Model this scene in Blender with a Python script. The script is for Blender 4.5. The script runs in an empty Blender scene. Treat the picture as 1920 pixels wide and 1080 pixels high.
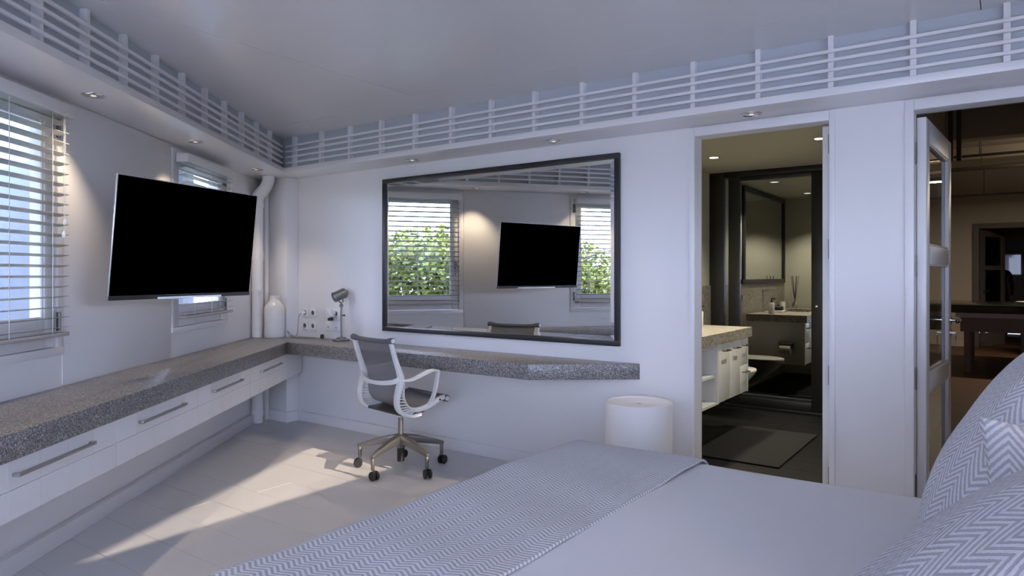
import bpy, bmesh, math, random
import numpy as np
from math import sin, cos, pi, radians, sqrt, atan2
from mathutils import Vector, Matrix
random.seed(7)
SC = bpy.context.scene
COL = SC.collection

# ------------------------------------------------------------------ camera
CAMZ = 1.293
cam = bpy.data.cameras.new('camera'); camo = bpy.data.objects.new('camera', cam); COL.objects.link(camo)
camo.location = (0, 0, CAMZ); camo.rotation_euler = (pi / 2, 0, 0)
cam.sensor_width = 36.0; cam.lens = 36.0 * 1290 / 1920; cam.shift_y = -24 / 1920; cam.clip_start = 0.02
SC.camera = camo

# ------------------------------------------------------------------ world, sun, exposure
SC.view_settings.view_transform = 'Standard'; SC.view_settings.look = 'None'
SC.view_settings.exposure = 0.78; SC.view_settings.gamma = 1.0; SC.view_settings.use_curve_mapping = False
SC.cycles.use_denoising = True
SC.cycles.max_bounces = 14; SC.cycles.diffuse_bounces = 7; SC.cycles.glossy_bounces = 6
SC.cycles.transparent_max_bounces = 24
SC.cycles.sample_clamp_indirect = 6.0
SC.cycles.caustics_reflective = False; SC.cycles.caustics_refractive = False

world = bpy.data.worlds.new('sky'); SC.world = world; world.use_nodes = True
nt = world.node_tree; nt.nodes.clear()
wo = nt.nodes.new('ShaderNodeOutputWorld'); wb = nt.nodes.new('ShaderNodeBackground')
tc = nt.nodes.new('ShaderNodeTexCoord'); sx = nt.nodes.new('ShaderNodeSeparateXYZ'); rp = nt.nodes.new('ShaderNodeValToRGB')
nt.links.new(tc.outputs['Generated'], sx.inputs[0]); nt.links.new(sx.outputs['Z'], rp.inputs[0])
rp.color_ramp.elements[0].position = 0.0; rp.color_ramp.elements[0].color = (0.67, 0.74, 1.0, 1)
rp.color_ramp.elements[1].position = 0.7; rp.color_ramp.elements[1].color = (0.45, 0.54, 0.93, 1)
nt.links.new(rp.outputs[0], wb.inputs[0]); nt.links.new(wb.outputs[0], wo.inputs[0])
wb.inputs[1].default_value = 10.5

sun = bpy.data.lights.new('sun', 'SUN'); sun.energy = 4.2; sun.angle = radians(0.25); sun.color = (1.0, 0.80, 0.60)
suno = bpy.data.objects.new('sun', sun); COL.objects.link(suno)
suno.rotation_euler = Vector((-0.785, 0.62, -0.335)).to_track_quat('-Z', 'Y').to_euler()

SPOT_W = 11.0       # soffit downlights
SCONCE_W = 4.0     # bedside sconce
BATH_W = 52.0
LOFT_W = 70.0

# ------------------------------------------------------------------ materials
def nmat(name):
    m = bpy.data.materials.new(name); m.use_nodes = True
    n = m.node_tree; b = n.nodes['Principled BSDF']
    return m, n, b

def mat(name, col, rough=0.5, metal=0.0, bump=None, var=None, spec=None, coat=None, emit=None, coords='Object'):
    m, n, b = nmat(name)
    b.inputs['Base Color'].default_value = (*col, 1); b.inputs['Roughness'].default_value = rough
    b.inputs['Metallic'].default_value = metal
    if spec is not None: b.inputs['Specular IOR Level'].default_value = spec
    if coat: b.inputs['Coat Weight'].default_value = coat[0]; b.inputs['Coat Roughness'].default_value = coat[1]
    if emit: b.inputs['Emission Color'].default_value = (*emit[0], 1); b.inputs['Emission Strength'].default_value = emit[1]
    t = None
    if bump or var:
        t = n.nodes.new('ShaderNodeTexCoord')
    if var:  # (scale, amount)
        nz = n.nodes.new('ShaderNodeTexNoise'); nz.inputs['Scale'].default_value = var[0]; nz.inputs['Detail'].default_value = 4
        mx = n.nodes.new('ShaderNodeMix'); mx.data_type = 'RGBA'
        mx.inputs[6].default_value = (*[c * (1 - var[1]) for c in col], 1); mx.inputs[7].default_value = (*[min(1, c * (1 + var[1])) for c in col], 1)
        n.links.new(t.outputs[coords], nz.inputs['Vector']); n.links.new(nz.outputs['Fac'], mx.inputs[0]); n.links.new(mx.outputs[2], b.inputs['Base Color'])
    if bump:  # (scale, strength, distance)
        nz = n.nodes.new('ShaderNodeTexNoise'); nz.inputs['Scale'].default_value = bump[0]; nz.inputs['Detail'].default_value = 3
        bp = n.nodes.new('ShaderNodeBump'); bp.inputs['Strength'].default_value = bump[1]; bp.inputs['Distance'].default_value = bump[2]
        n.links.new(t.outputs[coords], nz.inputs['Vector']); n.links.new(nz.outputs['Fac'], bp.inputs['Height']); n.links.new(bp.outputs[0], b.inputs['Normal'])
    return m

M = {}
M['wall'] = mat('wall_paint', (0.80, 0.79, 0.80), 0.55, bump=(90, 0.12, 0.003), var=(3, 0.02))
M['trim'] = mat('trim_paint', (0.80, 0.79, 0.80), 0.38, bump=(40, 0.08, 0.002))
M['soffit'] = mat('soffit_paint', (0.80, 0.79, 0.80), 0.3, bump=(12, 0.05, 0.003))
M['ceiling'] = mat('ceiling_gloss_paint', (0.76, 0.75, 0.75), 0.22, bump=(14, 0.14, 0.004), var=(2, 0.03))
M['ventpanel'] = mat('vent_panel_grey', (0.50, 0.53, 0.57), 0.6)
M['board'] = mat('floorboard_paint', (0.66, 0.655, 0.66), 0.42, bump=(30, 0.10, 0.002), var=(5, 0.03))
M['subfloor'] = mat('subfloor_dark', (0.22, 0.21, 0.20), 0.8)
M['drawer'] = mat('drawer_tile_white', (0.80, 0.79, 0.79), 0.35)
M['grout'] = mat('grout_grey', (0.45, 0.44, 0.44), 0.7)
M['steel'] = mat('brushed_steel', (0.42, 0.41, 0.40), 0.32, 1.0, bump=(200, 0.05, 0.001))
M['darksteel'] = mat('dark_steel', (0.20, 0.20, 0.20), 0.35, 1.0)
M['chrome'] = mat('chrome', (0.75, 0.75, 0.75), 0.12, 1.0)
M['silver'] = mat('silver_edge', (0.62, 0.64, 0.66), 0.3, 1.0)
M['black'] = mat('black_plastic', (0.012, 0.012, 0.013), 0.5)
M['screen'] = mat('screen_black', (0.0, 0.0, 0.0), 0.9, spec=0.0)
M['frame'] = mat('charcoal_frame', (0.018, 0.018, 0.022), 0.42)
M['ceramic'] = mat('ceramic_white', (0.78, 0.76, 0.73), 0.22, var=(3, 0.02))
M['plastic'] = mat('white_plastic', (0.80, 0.80, 0.80), 0.35)
M['pipe'] = mat('pipe_paint', (0.80, 0.79, 0.79), 0.35)
M['lamp'] = mat('lamp_pewter', (0.22, 0.225, 0.225), 0.35, 0.9)
M['lampin'] = mat('lamp_inside', (0.55, 0.62, 0.68), 0.4)
M['bin'] = mat('bin_white', (0.82, 0.81, 0.80), 0.35)
M['sheet'] = mat('white_bed_sheet', (0.74, 0.73, 0.75), 0.85, bump=(3.2, 0.25, 0.02))
M['cord'] = mat('cord_grey', (0.25, 0.24, 0.23), 0.5)
M['recess'] = mat('socket_recess', (0.12, 0.12, 0.12), 0.6)
M['brown'] = mat('brown_plastic', (0.06, 0.03, 0.02), 0.5)
M['chairwhite'] = mat('chair_white', (0.72, 0.72, 0.72), 0.35)
M['chairbase'] = mat('chair_aluminium', (0.22, 0.215, 0.21), 0.42, 0.8)
M['blindslat'] = mat('blind_slat_backlit', (0.42, 0.41, 0.40), 0.4)  # white slats, their backlit shade put into the colour
M['blackmat'] = mat('black_wood', (0.011, 0.010, 0.009), 0.4)
M['bathwall'] = mat('bath_wall', (0.60, 0.60, 0.52), 0.5)
M['bathceil'] = mat('bath_ceiling', (0.55, 0.53, 0.46), 0.5)
M['bathfloor'] = mat('bath_floor', (0.006, 0.006, 0.007), 0.55, var=(6, 0.2), spec=0.25)
M['mat'] = mat('bath_mat_charcoal', (0.010, 0.010, 0.0115), 0.95, bump=(300, 0.3, 0.002))
M['shower'] = mat('shower_tile', (0.05, 0.048, 0.045), 0.4)
M['loftwall'] = mat('loft_wall', (0.36, 0.33, 0.28), 0.7, bump=(20, 0.2, 0.01))
M['loftceil'] = mat('loft_ceiling', (0.26, 0.23, 0.20), 0.8, bump=(20, 0.2, 0.01))
M['loftdark'] = mat('loft_dark_frame', (0.075, 0.065, 0.06), 0.5)
M['apron'] = mat('table_apron', (0.16, 0.12, 0.11), 0.6)
M['tablelight'] = mat('table_edge', (0.42, 0.36, 0.34), 0.5)
M['tabletop'] = mat('black_stone', (0.02, 0.02, 0.02), 0.12)
M['bulb'] = mat('bulb_glow', (1, 0.9, 0.75), 0.4, emit=((1.0, 0.86, 0.66), 0.35))
M['bulb_hot'] = mat('bulb_glow_bright', (1, 0.95, 0.85), 0.4, emit=((1.0, 0.94, 0.82), 1.6))
M['reflector'] = mat('reflector', (0.6, 0.58, 0.55), 0.2, 1.0)
M['bark'] = mat('bark', (0.12, 0.09, 0.07), 0.9)
M['leaf'] = mat('leaf_green', (0.17, 0.20, 0.03), 0.5, var=(2.2, 0.6))
M['concrete_out'] = mat('outside_wall', (0.17, 0.185, 0.205), 0.9, var=(1.5, 0.3))
M['grass'] = mat('ground_outside', (0.16, 0.18, 0.10), 0.95, var=(0.8, 0.3))
M['bounce_slab'] = mat('bounce_paving', (0.55, 0.54, 0.52), 0.9, var=(2, 0.1))
M['headboard'] = mat('headboard_fabric', (0.35, 0.34, 0.34), 0.9)
M['shade'] = mat('sconce_shade', (0.03, 0.03, 0.03), 0.6)
M['roll'] = mat('paper_roll', (0.75, 0.72, 0.64), 0.9)
M['skin'] = mat('skin', (0.45, 0.27, 0.20), 0.6)
M['shirt'] = mat('dark_shirt', (0.02, 0.02, 0.025), 0.8)
M['tagblue'] = mat('key_tag', (0.42, 0.44, 0.52), 0.5)

def terrazzo(name, dark, light, scale, rough=0.35):
    m, n, b = nmat(name)
    t = n.nodes.new('ShaderNodeTexCoord')
    v = n.nodes.new('ShaderNodeTexVoronoi'); v.inputs['Scale'].default_value = scale
    r = n.nodes.new('ShaderNodeValToRGB'); sep = n.nodes.new('ShaderNodeSeparateColor')
    e = r.color_ramp.elements
    e[0].position = 0.0; e[0].color = (*[c * 0.45 for c in dark], 1)
    e[1].position = 1.0; e[1].color = (*light, 1)
    a = e.new(0.22); a.color = (*dark, 1); a = e.new(0.7); a.color = (*[(x + y) * 0.42 for x, y in zip(dark, light)], 1)
    a = e.new(0.86); a.color = (*[c * 1.0 for c in light], 1)
    nz = n.nodes.new('ShaderNodeTexNoise'); nz.inputs['Scale'].default_value = 4
    mx = n.nodes.new('ShaderNodeMix'); mx.data_type = 'RGBA'; mx.blend_type = 'MULTIPLY'; mx.inputs[0].default_value = 0.35
    n.links.new(t.outputs['Object'], v.inputs['Vector']); n.links.new(v.outputs['Color'], sep.inputs[0]); n.links.new(sep.outputs[0], r.inputs[0])
    n.links.new(t.outputs['Object'], nz.inputs['Vector'])
    n.links.new(r.outputs[0], mx.inputs[6]); n.links.new(nz.outputs['Fac'], mx.inputs[7]); n.links.new(mx.outputs[2], b.inputs['Base Color'])
    b.inputs['Roughness'].default_value = rough
    return m
M['terrazzo'] = terrazzo('terrazzo', (0.13, 0.125, 0.13), (0.52, 0.50, 0.48), 260)
M['bathstone'] = terrazzo('bath_stone', (0.38, 0.35, 0.29), (0.54, 0.50, 0.43), 60, 0.4)

def herring(name, c_light, c_dark, P, S, slope):
    """zigzag weave from UVs measured in metres: p across the bands, q along them"""
    m, n, b = nmat(name)
    uv = n.nodes.new('ShaderNodeUVMap'); uv.uv_map = 'UVMap'
    s = n.nodes.new('ShaderNodeSeparateXYZ'); n.links.new(uv.outputs[0], s.inputs[0])
    def mth(op, a, bb=None):
        x = n.nodes.new('ShaderNodeMath'); x.operation = op
        for i, q in enumerate((a, bb)):
            if q is None: continue
            if isinstance(q, (int, float)): x.inputs[i].default_value = q
            else: n.links.new(q, x.inputs[i])
        return x.outputs[0]
    tri = mth('PINGPONG', s.outputs[0], P / 2)
    q = mth('ADD', s.outputs[1], mth('MULTIPLY', tri, slope))
    nz = n.nodes.new('ShaderNodeTexNoise'); nz.inputs['Scale'].default_value = 160; n.links.new(uv.outputs[0], nz.inputs['Vector'])
    q = mth('ADD', q, mth('MULTIPLY', mth('SUBTRACT', nz.outputs['Fac'], 0.5), S * 0.35))
    st = mth('PINGPONG', q, S / 2)
    r = n.nodes.new('ShaderNodeValToRGB'); n.links.new(mth('DIVIDE', st, S / 2), r.inputs[0])
    r.color_ramp.elements[0].position = 0.38; r.color_ramp.elements[0].color = (*c_dark, 1)
    r.color_ramp.elements[1].position = 0.58; r.color_ramp.elements[1].color = (*c_light, 1)
    n.links.new(r.outputs[0], b.inputs['Base Color']); b.inputs['Roughness'].default_value = 0.9
    bp = n.nodes.new('ShaderNodeBump'); bp.inputs['Strength'].default_value = 0.6; bp.inputs['Distance'].default_value = 0.003
    n.links.new(r.outputs[0], bp.inputs['Height']); n.links.new(bp.outputs[0], b.inputs['Normal'])
    return m
M['throw'] = herring('throw_weave', (0.72, 0.72, 0.74), (0.42, 0.41, 0.43), 0.064, 0.0150, 0.58)
M['pillow'] = herring('pillow_weave', (0.68, 0.68, 0.72), (0.42, 0.415, 0.45), 0.088, 0.0165, 1.0)

def glass(name, tint, refl_base, rough=0.0, ior=1.45):
    """sheet glass: part mirror (fresnel plus a floor), part tinted see-through"""
    m = bpy.data.materials.new(name); m.use_nodes = True; n = m.node_tree; n.nodes.clear()
    o = n.nodes.new('ShaderNodeOutputMaterial'); mx = n.nodes.new('ShaderNodeMixShader')
    tr = n.nodes.new('ShaderNodeBsdfTransparent'); tr.inputs[0].default_value = (*tint, 1)
    gl = n.nodes.new('ShaderNodeBsdfGlossy'); gl.inputs['Roughness'].default_value = rough; gl.inputs[0].default_value = (0.95, 0.95, 0.95, 1)
    fr = n.nodes.new('ShaderNodeFresnel'); ge = n.nodes.new('ShaderNodeNewGeometry')
    io = n.nodes.new('ShaderNodeMix'); io.inputs[2].default_value = ior; io.inputs[3].default_value = 1 / ior   # same index seen from either face
    n.links.new(ge.outputs['Backfacing'], io.inputs[0]); n.links.new(io.outputs[0], fr.inputs[0])
    mt = n.nodes.new('ShaderNodeMath'); mt.operation = 'MAXIMUM'; mt.inputs[1].default_value = refl_base
    n.links.new(fr.outputs[0], mt.inputs[0]); n.links.new(mt.outputs[0], mx.inputs[0])
    n.links.new(tr.outputs[0], mx.inputs[1]); n.links.new(gl.outputs[0], mx.inputs[2]); n.links.new(mx.outputs[0], o.inputs[0])
    return m
M['glass'] = glass('window_glass', (0.95, 0.97, 0.98), 0.008, 0.0, 1.22)
M['doorglass'] = glass('door_glass', (0.62, 0.66, 0.66), 0.06)
M['darkglass'] = glass('shower_glass', (0.22, 0.22, 0.20), 0.42)
def dimming_mat():
    m = bpy.data.materials.new('sky_dimming_sheet'); m.use_nodes = True; n = m.node_tree; n.nodes.clear()
    o = n.nodes.new('ShaderNodeOutputMaterial'); t = n.nodes.new('ShaderNodeBsdfTranslucent'); t.inputs[0].default_value = (0.085, 0.083, 0.08, 1)
    n.links.new(t.outputs[0], o.inputs[0]); return m
M['dimming_sheet'] = dimming_mat()
M['mesh'] = None
def meshfabric():
    m = bpy.data.materials.new('chair_mesh'); m.use_nodes = True; n = m.node_tree; n.nodes.clear()
    o = n.nodes.new('ShaderNodeOutputMaterial'); mx = n.nodes.new('ShaderNodeMixShader'); mx.inputs[0].default_value = 0.80
    tr = n.nodes.new('ShaderNodeBsdfTransparent'); pb = n.nodes.new('ShaderNodeBsdfPrincipled')
    pb.inputs['Base Color'].default_value = (0.14, 0.145, 0.16, 1); pb.inputs['Roughness'].default_value = 0.7
    n.links.new(tr.outputs[0], mx.inputs[1]); n.links.new(pb.outputs[0], mx.inputs[2]); n.links.new(mx.outputs[0], o.inputs[0])
    return m
M['mesh'] = meshfabric()
def mirror_mat():
    m = bpy.data.materials.new('mirror_silver'); m.use_nodes = True; n = m.node_tree; n.nodes.clear()
    o = n.nodes.new('ShaderNodeOutputMaterial'); g = n.nodes.new('ShaderNodeBsdfGlossy'); g.inputs['Roughness'].default_value = 0.0
    g.inputs[0].default_value = (0.86, 0.87, 0.86, 1); n.links.new(g.outputs[0], o.inputs[0]); return m
M['mirror'] = mirror_mat()
def woodfloor():
    m, n, b = nmat('loft_plank'); t = n.nodes.new('ShaderNodeTexCoord')
    mp = n.nodes.new('ShaderNodeMapping'); mp.inputs['Scale'].default_value = (1.5, 14, 1)
    nz = n.nodes.new('ShaderNodeTexNoise'); nz.inputs['Scale'].default_value = 3; nz.inputs['Detail'].default_value = 6
    r = n.nodes.new('ShaderNodeValToRGB'); r.color_ramp.elements[0].color = (0.040, 0.020, 0.013, 1); r.color_ramp.elements[1].color = (0.12, 0.062, 0.038, 1)
    n.links.new(t.outputs['Object'], mp.inputs[0]); n.links.new(mp.outputs[0], nz.inputs['Vector']); n.links.new(nz.outputs['Fac'], r.inputs[0]); n.links.new(r.outputs[0], b.inputs['Base Color'])
    b.inputs['Roughness'].default_value = 0.5; return m
M['loftfloor'] = woodfloor()

# ------------------------------------------------------------------ mesh builder
class MB:
    def __init__(s): s.v = []; s.f = []; s.uv = None
    def box(s, x0, x1, y0, y1, z0, z1):
        i = len(s.v)
        s.v += [(x0, y0, z0), (x1, y0, z0), (x1, y1, z0), (x0, y1, z0), (x0, y0, z1), (x1, y0, z1), (x1, y1, z1), (x0, y1, z1)]
        s.f += [(i, i + 3, i + 2, i + 1), (i + 4, i + 5, i + 6, i + 7), (i, i + 1, i + 5, i + 4), (i + 1, i + 2, i + 6, i + 5), (i + 2, i + 3, i + 7, i + 6), (i + 3, i, i + 4, i + 7)]
        return s
    def obox(s, p0, p1, w, h):
        """box bar from p0 to p1, w across (horizontal), h the other way"""
        p0 = Vector(p0); p1 = Vector(p1); d = (p1 - p0).normalized()
        up = Vector((0, 0, 1)) if abs(d.z) < 0.95 else Vector((0, 1, 0))
        a = d.cross(up).normalized() * w / 2; b = a.cross(d).normalized() * h / 2
        i = len(s.v)
        for p in (p0, p1):
            s.v += [tuple(p - a - b), tuple(p + a - b), tuple(p + a + b), tuple(p - a + b)]
        s.f += [(i, i + 1, i + 2, i + 3), (i + 7, i + 6, i + 5, i + 4)] + [(i + k, i + 4 + k, i + 4 + (k + 1) % 4, i + (k + 1) % 4) for k in range(4)]
        return s
    def prism(s, poly, z0, z1):
        i = len(s.v); n = len(poly)
        s.v += [(x, y, z0) for x, y in poly] + [(x, y, z1) for x, y in poly]
        s.f += [tuple(i + k for k in reversed(range(n))), tuple(i + n + k for k in range(n))]
        s.f += [(i + k, i + (k + 1) % n, i + n + (k + 1) % n, i + n + k) for k in range(n)]
        return s
    def xprism(s, poly, x0, x1):
        """polygon in (y,z) extruded along x"""
        i = len(s.v); n = len(poly)
        s.v += [(x0, y, z) for y, z in poly] + [(x1, y, z) for y, z in poly]
        s.f += [tuple(i + k for k in reversed(range(n))), tuple(i + n + k for k in range(n))]
        s.f += [(i + k, i + (k + 1) % n, i + n + (k + 1) % n, i + n + k) for k in range(n)]
        return s
    def lathe(s, prof, seg=32, mtx=None, c=(0, 0, 0), ring=False):
        i = len(s.v); m = mtx or Matrix.Identity(4); c = Vector(c)
        for r, z in prof:
            for k in range(seg):
                a = 2 * pi * k / seg
                s.v.append(tuple(c + (m @ Vector((max(r, 1e-5) * cos(a), max(r, 1e-5) * sin(a), z)))))
        for j in range(len(prof) - 1):
            for k in range(seg):
                k2 = (k + 1) % seg
                s.f.append((i + j * seg + k, i + j * seg + k2, i + (j + 1) * seg + k2, i + (j + 1) * seg + k))
        if prof[0][0] > 1e-4 and prof[-1][0] > 1e-4 and ring:      # closed profile: a ring, no end caps
            j = len(prof) - 1
            s.f += [(i + j * seg + k, i + j * seg + (k + 1) % seg, i + (k + 1) % seg, i + k) for k in range(seg)]
            return s
        s.f.append(tuple(i + k for k in reversed(range(seg)))); e = i + (len(prof) - 1) * seg
        s.f.append(tuple(e + k for k in range(seg)))
        return s
    def cyl(s, p0, p1, r, seg=16, r1=None):
        p0 = Vector(p0); p1 = Vector(p1); d = p1 - p0
        q = d.to_track_quat('Z', 'Y').to_matrix().to_4x4()
        return s.lathe([(r, 0), (r if r1 is None else r1, d.length)], seg, q, p0)
    def tube(s, pts, r, seg=10):
        pts = [Vector(p) for p in pts]; n = len(pts); i = len(s.v)
        rr = r if isinstance(r, (list, tuple)) else [r] * n
        up = None
        for k, p in enumerate(pts):
            t = (pts[min(k + 1, n - 1)] - pts[max(k - 1, 0)]).normalized()
            if up is None:
                up = Vector((0, 0, 1)) if abs(t.z) < 0.9 else Vector((1, 0, 0))
            a = t.cross(up).normalized(); b = a.cross(t).normalized(); up = b
            for j in range(seg):
                g = 2 * pi * j / seg; s.v.append(tuple(p + a * cos(g) * rr[k] + b * sin(g) * rr[k]))
        for k in range(n - 1):
            for j in range(seg):
                j2 = (j + 1) % seg
                s.f.append((i + k * seg + j, i + k * seg + j2, i + (k + 1) * seg + j2, i + (k + 1) * seg + j))
        s.f.append(tuple(i + j for j in reversed(range(seg)))); s.f.append(tuple(i + (n - 1) * seg + j for j in range(seg)))
        return s
    def ribbon(s, pts, side, w, t):
        """rectangular bar swept along pts; w wide along the fixed direction side, t thick"""
        pts = [Vector(p) for p in pts]; sd = Vector(side).normalized(); n = len(pts); i = len(s.v)
        ww = w if isinstance(w, (list, tuple)) else [w] * n
        tt = t if isinstance(t, (list, tuple)) else [t] * n
        for k, p in enumerate(pts):
            d = (pts[min(k + 1, n - 1)] - pts[max(k - 1, 0)]).normalized(); nn = d.cross(sd).normalized()
            a = sd * ww[k] / 2; b = nn * tt[k] / 2
            s.v += [tuple(p - a - b), tuple(p + a - b), tuple(p + a + b), tuple(p - a + b)]
        for k in range(n - 1):
            for j in range(4):
                s.f.append((i + 4 * k + j, i + 4 * k + (j + 1) % 4, i + 4 * k + 4 + (j + 1) % 4, i + 4 * k + 4 + j))
        s.f += [(i + 3, i + 2, i + 1, i), (i + 4 * n - 4, i + 4 * n - 3, i + 4 * n - 2, i + 4 * n - 1)]
        return s
    def grid(s, nu, nv, fn, uvfn=None):
        i = len(s.v)
        if uvfn and s.uv is None: s.uv = {}
        for a in range(nu + 1):
            for b in range(nv + 1):
                u, v = a / nu, b / nv
                if uvfn: s.uv[len(s.v)] = uvfn(u, v)
                s.v.append(tuple(fn(u, v)))
        for a in range(nu):
            for b in range(nv):
                k = i + a * (nv + 1) + b
                s.f.append((k, k + nv + 1, k + nv + 2, k + 1))
        return s
    def build(s, name, m, parent=None, bevel=0, seg=2, sharp=35, weld=0, recalc=True):
        me = bpy.data.meshes.new(name); me.from_pydata(s.v, [], s.f)
        if s.uv:
            l = me.uv_layers.new(name='UVMap')
            for lp in me.loops: l.data[lp.index].uv = s.uv.get(lp.vertex_index, (0, 0))
        bm = bmesh.new(); bm.from_mesh(me)
        if weld: bmesh.ops.remove_doubles(bm, verts=bm.verts, dist=weld)
        if recalc: bmesh.ops.recalc_face_normals(bm, faces=bm.faces)
        if bevel:
            es = [e for e in bm.edges if len(e.link_faces) == 2 and e.calc_face_angle(0) > radians(30)]
            bmesh.ops.bevel(bm, geom=es, offset=bevel, segments=seg, affect='EDGES', profile=0.5, clamp_overlap=True)
        bm.to_mesh(me); bm.free()
        me.polygons.foreach_set('use_smooth', [True] * len(me.polygons)); me.set_sharp_from_angle(angle=radians(sharp))
        me.materials.append(m)
        o = bpy.data.objects.new(name, me); COL.objects.link(o)
        if parent: o.parent = parent
        return o

def spline(pts, n=8):
    """Catmull-Rom through pts"""
    P = [Vector(p) for p in pts]; out = []
    for i in range(len(P) - 1):
        a = P[max(i - 1, 0)]; b = P[i]; c = P[i + 1]; d = P[min(i + 2, len(P) - 1)]
        for k in range(n):
            t = k / n
            out.append(0.5 * ((2 * b) + (c - a) * t + (2 * a - 5 * b + 4 * c - d) * t * t + (3 * b - a - 3 * c + d) * t ** 3))
    out.append(P[-1]); return out

# frames: origin x, origin y, heading.  W: along / through the back wall.  L: along / out of the left wall.  B: along / across the bed.
W = (2.2665, 3.1537, -atan2(0.58358, 0.81203))
L = (-2.0966, 0.0, atan2(0.99947, -0.0326))
B = (0.0, 0.0, radians(-36.2))
ROOM = (0.0, 0.0, 0.0)
def fr(F, x, y):
    c, s = cos(F[2]), sin(F[2]); return (F[0] + c * x - s * y, F[1] + s * x + c * y)
def inv(F, X, Y):
    c, s = cos(F[2]), sin(F[2]); dx, dy = X - F[0], Y - F[1]; return (c * dx + s * dy, -s * dx + c * dy)

def tag(o, label, cat, group=None, kind=None):
    o['label'] = label; o['category'] = cat
    if group: o['group'] = group
    if kind: o['kind'] = kind
    return o
def thing(name, label, cat, F=ROOM, x=0, y=0, z=0, rot=0, group=None):
    o = bpy.data.objects.new(name, None); COL.objects.link(o); o.empty_display_size = 0.1
    X, Y = fr(F, x, y); o.location = (X, Y, z); o.rotation_euler = (0, 0, F[2] + rot)
    return tag(o, label, cat, group)
def struct(name, mb, m, F=ROOM, label=None, **k):
    o = mb.build(name, m, None, **k); o.location = (F[0], F[1], 0); o.rotation_euler = (0, 0, F[2]); o['kind'] = 'structure'
    if label: o['label'] = label
    return o
def place(o, F, x=0, y=0, z=0, rot=0):
    X, Y = fr(F, x, y); o.location = (X, Y, z); o.rotation_euler = (0, 0, F[2] + rot); return o
def dup(root, group=None, label=None):
    r = root.copy(); COL.objects.link(r)
    if group: r['group'] = group
    if label: r['label'] = label
    for ch in list(root.children):
        c = ch.copy(); COL.objects.link(c); c.parent = r
        for g in list(ch.children):
            d = g.copy(); COL.objects.link(d); d.parent = c
    return r
def light(name, typ, parent, loc, energy, col, **k):
    l = bpy.data.lights.new(name, typ); l.energy = energy; l.color = col
    for a, b in k.items(): setattr(l, a, b)
    o = bpy.data.objects.new(name, l); COL.objects.link(o); o.parent = parent; o.location = loc; return o

CEIL = 2.45
SOF0, SOF1 = 2.156, 2.195
# world-space corner points
C = (-2.3062, 6.4402)                       # meeting of left and back wall
# ================================================================== STRUCTURE
# ---- floor: painted boards running along the back wall
def room_s_range(n):
    """s extent of the room at depth n (n<0 in the room)"""
    c, s_ = cos(W[2]), sin(W[2])
    # X = Wx + c*s - s_*n ; Y = Wy + s_*s + c*n
    # c*s + .035*s_*s = -2.1125 -.035*(Wy + c*n) - Wx + s_*n
    left = (-2.0966 - 0.0326 * (W[1] + c * n) - W[0] + s_ * n) / (c + 0.0326 * s_)
    # right wall: bs = 0.85
    bc, bs_ = cos(B[2]), sin(B[2])
    # bs = bc*X + bs_*Y
    k = bc * c + bs_ * s_; k0 = bc * (W[0] - s_ * n) + bs_ * (W[1] + c * n)
    return left, (0.85 - k0) / k
sub = MB().prism([(-2.4, 6.55), (-2.0, -2.95), (1.2, -2.95), (3.3, 2.5), (2.3, 3.2)], -0.06, -0.012)
floor = struct('floor', sub, M['subfloor'])
BW = 0.2407
rows = int(5.3 / BW)
for r in range(rows):
    n1 = -0.0008 - r * BW; n0 = n1 - BW + 0.0022
    la, ra = room_s_range(n1); lb, rb = room_s_range(n0)
    # left ends follow the wall
    off = (0.6 + 0.83 * r) % 2.1
    cuts = []
    x = max(la, lb) + 0.35 + off
    while x < min(ra, rb) - 0.3:
        cuts.append(x); x += 2.1
    edges_a = [la] + cuts + [ra]; edges_b = [lb] + cuts + [rb]
    for i in range(len(edges_a) - 1):
        g = 0.0011
        poly = [(edges_b[i] + g, n0), (edges_b[i + 1] - g, n0), (edges_a[i + 1] - g, n1), (edges_a[i] + g, n1)]
        dz = random.uniform(-0.0006, 0.0006)
        o = MB().prism(poly, -0.012, dz).build('floorboard', M['board'], None)
        place(o, W); mw = o.matrix_basis.copy(); o.parent = floor; o.matrix_basis = mw

# ---- back wall with two door openings (frame W, room side at n<0)
D1a, D1b, D2a, D2b, DT = -1.476, -0.751, -0.367, 0.57, 2.10
wb_ = MB()
wb_.box(-5.80, D1a, 0, 0.10, 0, CEIL); wb_.box(D1b, D2a, 0, 0.10, 0, CEIL); wb_.box(D2b, 1.10, 0, 0.10, 0, CEIL)
wb_.box(D1a, D1b, 0, 0.10, DT, CEIL); wb_.box(D2a, D2b, 0, 0.10, DT, CEIL)
struct('wall_back', wb_, M['wall'], W, weld=1e-5)
# ---- left wall with two window openings (frame L)
W1a, W1b, W2a, W2b, WZ0, WZ1 = 2.461, 3.321, 4.570, 5.430, 0.945, 2.095
wl = MB()
for a, b in ((-2.95, W1a), (W1b, W2a), (W2b, 6.56)): wl.box(a, b, 0, 0.12, -0.06, CEIL)
for a, b in ((W1a, W1b), (W2a, W2b)): wl.box(a, b, 0, 0.12, -0.06, WZ0); wl.box(a, b, 0, 0.12, WZ1, CEIL)
struct('wall_left', wl, M['wall'], L, weld=1e-5)
# raised cladding panel between and beside the windows
cl = MB()
cl.box(3.372, 4.519, -0.006, 0, 0.755, SOF0 - 0.002)
struct('trim_9', cl, M['wall'], L, bevel=0.002)
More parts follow.
